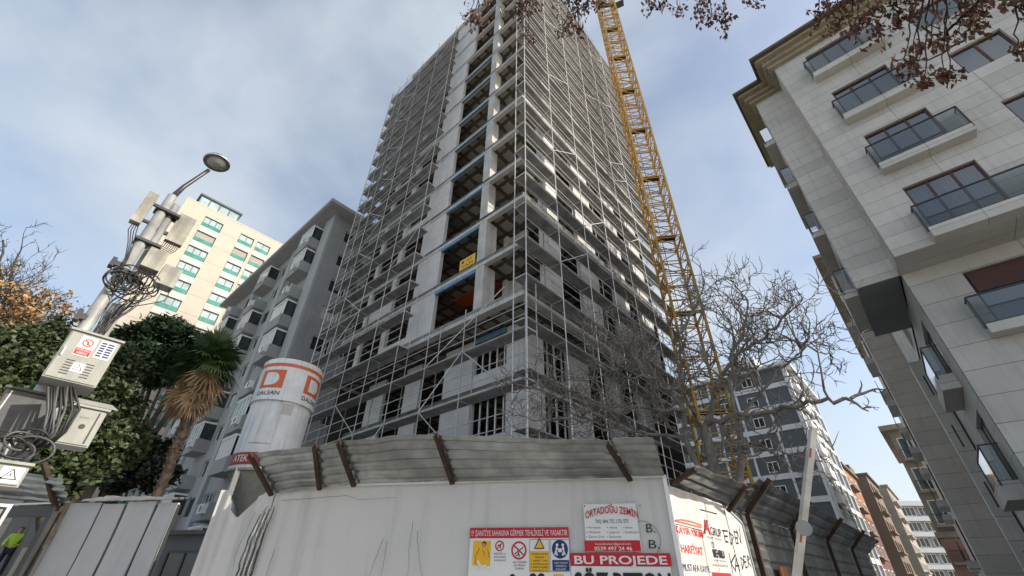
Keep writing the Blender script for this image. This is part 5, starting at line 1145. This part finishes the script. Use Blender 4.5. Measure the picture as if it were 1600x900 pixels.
mb = MB(); mb.box(F, u0+.1*(u1-u0), u0+.13*(u1-u0), .0125, .016, z0+.02, z1-.02); mb.build('streaked_hinge', M['steel'], t_)
t_, F, u0, u1, z0, z1 = cabinet('utility_cabinet', 'small white box with a black lightning triangle in the lower left corner', (-6, 722), (28, 762), 6.2, .22, M['cabinet'])
tri_sign(F, (u0+u1)/2+.02, z0+.3*(z1-z0), .10, t_); mb = MB(); mb.box(F, u0+.2*(u1-u0), u0+.4*(u1-u0), .0125, .016, z0+.02, z0+.07); mb.build('keyhole', KB, t_)
cb2 = thing('cable_bundle', 'grey cable coils hanging between the cabinets in the lower left', 'cables', FP.p(-.1, .2, 2.7))
for k in range(7):
    c_ = hd(25+rnd.uniform(-15, 45), 695+rnd.uniform(-8, 12), 6.5); r = rnd.uniform(.1, .2); P = []
    for i in range(23): a = i/22*2*pi; P.append(c_+Rd*cos(a)*r+Z*sin(a)*r*.7+(-Ld)*(.05*sin(a+k)))
    mb = MB(); mb.tube(P, .011, 6); mb.build('cable_loop', M['cable_grey'] if k % 2 else M['cable'], cb2, True)
for k in range(9):
    P = [hd(75+k*5, 605, 6.6), hd(70+k*6+rnd.uniform(-6, 6), 640, 6.5), hd(62+k*5+rnd.uniform(-8, 8), 675, 6.5), hd(40+k*4, 700, 6.55)]; mb = MB(); mb.tube(P, .013, 6); mb.build('cable', M['cable'] if k % 3 else M['cable_grey'], cb2, True)

# ------------------------------------------------------------------ parking barrier arm, edge sign
b1, b2_ = hd(1271, 668, 5), hd(1245, 900, 5); dr = (b2_-b1).normalized(); piv = b2_+dr*((b2_.z-.95)/-dr.z)
ba = thing('barrier_arm', 'raised white barrier arm with red reflectors and a round plate in front of the fence', 'barrier', ground(piv))
mb = MB(); mb.bar(b1, piv, .058, .04, fw); mb.build('arm', M['pole'], ba)
for y0, y1 in ((704, 719), (836, 852)):
    f0 = (y0-668)/232; f1 = (y1-668)/232; p, q = b1.lerp(b2_, f0), b1.lerp(b2_, f1); o = (-fw).cross(dr).cross(dr); mb = MB(); k_ = (CAMP-p).normalized()*.05; mb.bar(p+k_, q+k_, .014, .01, fw); mb.build('reflector', M['band'], ba)
pc_ = hd(1256, 825, 4.93); mb = MB(); nn = Vector((-.45, -.89, 0)).normalized(); sx_ = nn.cross(Z)
for k in range(24):
    a, b_ = 2*pi*k/24, 2*pi*(k+1)/24; A_ = lambda t: pc_+sx_*cos(t)*.062+Z*sin(t)*.062
    mb.tri(pc_+nn*.01, A_(a)+nn*.01, A_(b_)+nn*.01); mb.quad(A_(a)+nn*.01, A_(b_)+nn*.01, A_(b_)-nn*.01, A_(a)-nn*.01); mb.tri(pc_-nn*.01, A_(b_)-nn*.01, A_(a)-nn*.01)
mb.build('round_plate', M['cabinet'], ba)
mb = MB(); gp = ground(piv); mb.box(Frame(gp, Rd, -Ld), -.17, .17, -.17, .17, 0, 1.1); mb.build('housing', M['sign_yellow'], ba)
es = thing('edge_sign', 'white rimmed traffic sign cut off by the left edge of the photo', 'sign', ground(hd(-8, 830, 5)))
q = hd(-30, 818, 5); Fe = Frame(ground(q), Rd, -Ld)
mb = MB(); mb.box(Fe, -.22, .1, -.02, 0, q.z-.22, q.z+.13); mb.build('board', KW, es); mb = MB(); mb.box(Fe, -.2, .08, .001, .003, q.z-.2, q.z+.11); mb.build('black_line', KB, es); mb = MB(); mb.box(Fe, -.19, .065, .0035, .005, q.z-.19, q.z+.095); mb.build('field', M['cabinet'], es)
mb = MB(); mb.tube([Fe.p(-.06, -.05, 0), Fe.p(-.06, -.05, q.z)], .03, 10); mb.build('post', M['steel'], es, True)

# ------------------------------------------------------------------ worker behind the gate
def skinmesh(name, pts, edges, rad, mt_, parent, sub=2):
    me = bpy.data.meshes.new(name); me.from_pydata([tuple(p) for p in pts], edges, []); o = bpy.data.objects.new(name, me); COL.objects.link(o)
    s_ = o.modifiers.new('s', 'SKIN'); 
    sk = me.skin_vertices[0] if me.skin_vertices else None
    if sk is None: me.attributes; 
    sv_ = o.data.skin_vertices[0].data
    for i, r in enumerate(rad): sv_[i].radius = (r, r)
    sv_[0].use_root = True
    sb_ = o.modifiers.new('u', 'SUBSURF'); sb_.levels = sub; sb_.render_levels = sub
    dg = bpy.context.evaluated_depsgraph_get(); ev = o.evaluated_get(dg); m2 = bpy.data.meshes.new_from_object(ev); bpy.data.objects.remove(o)
    m2.materials.clear(); m2.materials.append(mt_)
    for p_ in m2.polygons: p_.use_smooth = True
    n = bpy.data.objects.new(name, m2); COL.objects.link(n)
    if parent: n.parent = parent
    return n
wp = hd(36, 824, 28); base = Vector((wp.x, wp.y, wp.z-1.70))
pl = thing('platform', 'low dark loading platform behind the site gate carrying the worker', 'platform', ground(base))
mb = MB(); Fp = Frame(ground(base), Rd, -Ld); mb.box(Fp, -1.6, 1.6, -1.2, 1.2, 0, base.z-.01); mb.build('deck', M['dark_metal'], pl)
pe = thing('person', 'person in a yellow-green high visibility jacket standing behind the site gate', 'person', base)
X = Vector((.86, .5, 0)); Yv = Vector((-.5, .86, 0))
def B(x, y, z): return X*x+Yv*y+Z*z
J = {'pel': B(0, 0, .93), 'wai': B(0, 0, 1.08), 'che': B(0, -.02, 1.3), 'nec': B(0, 0, 1.47), 'hea': B(0, -.03, 1.6), 'crn': B(0, -.02, 1.68)}
for s_, sg in (('l', -1), ('r', 1)):
    J['hip'+s_] = B(.1*sg, 0, .9); J['kne'+s_] = B(.12*sg, -.04, .5); J['ank'+s_] = B(.13*sg, .02, .09); J['toe'+s_] = B(.15*sg, -.17, .03)
    J['sho'+s_] = B(.19*sg, 0, 1.4); J['elb'+s_] = B(.27*sg, -.05, 1.13); J['wri'+s_] = B(.2*sg, -.28, 1.05); J['pal'+s_] = B(.18*sg, -.36, 1.05)
    for f in range(5): J['f%d%s' % (f, s_)] = B((.18+(.02*(f-2)))*sg-(.04*sg if f == 0 else 0), -.42-(.02 if f in (2, 3) else 0)+(.05 if f == 0 else 0), 1.03-(.01*f))
names = list(J); ix = {n: i for i, n in enumerate(names)}; E2 = [('pel', 'wai'), ('wai', 'che'), ('che', 'nec'), ('nec', 'hea'), ('hea', 'crn')]
for s_ in 'lr': E2 += [('pel', 'hip'+s_), ('hip'+s_, 'kne'+s_), ('kne'+s_, 'ank'+s_), ('ank'+s_, 'toe'+s_), ('che', 'sho'+s_), ('sho'+s_, 'elb'+s_), ('elb'+s_, 'wri'+s_), ('wri'+s_, 'pal'+s_)]+[('pal'+s_, 'f%d%s' % (f, s_)) for f in range(5)]
RD = dict(pel=.10, wai=.09, che=.10, nec=.055, hea=.095, crn=.08, hip=.085, kne=.055, ank=.042, toe=.035, sho=.06, elb=.043, wri=.028, pal=.03)
rad = [RD.get(n, RD.get(n[:3], .009)) for n in names]
skinmesh('body', [J[n] for n in names], [(ix[a], ix[b_]) for a, b_ in E2], rad, M['skin'], pe, 1)
jn = ['che', 'wai', 'pel', 'shol', 'shor', 'elbl', 'elbr', 'wril', 'wrir', 'nec']; je = [(0, 1), (1, 2), (0, 3), (0, 4), (3, 5), (4, 6), (5, 7), (6, 8), (0, 9)]
skinmesh('jacket', [J[n] for n in jn], je, [.165, .15, .155, .085, .085, .065, .065, .05, .05, .07], M['hivis'], pe)
jn = ['pel', 'hipl', 'hipr', 'knel', 'kner', 'ankl', 'ankr']; skinmesh('trousers', [J[n] for n in jn], [(0, 1), (0, 2), (1, 3), (2, 4), (3, 5), (4, 6)], [.14, .1, .1, .075, .075, .06, .06], M['trousers'], pe)
skinmesh('hair', [B(0, .01, 1.63), B(0, 0, 1.72)], [(0, 1)], [.1, .085], M['hair'], pe)
mb = MB()
for sx in (-1, 1): c_ = base+B(.033*sx, -.122, 1.62); mb.box(Frame(c_, X, -Yv), -.012, .012, -.005, .004, -.006, .006)
mb.build('eyes', M['hair'], pe); mb = MB(); c_ = base+B(0, -.13, 1.59); mb.tri(c_+X*-.014, c_+X*.014, c_+Z*.04-Yv*.0); mb.tri(c_+X*-.014-Yv*.0, c_+X*.014, c_-Yv*.02); mb.build('nose', M['skin'], pe)
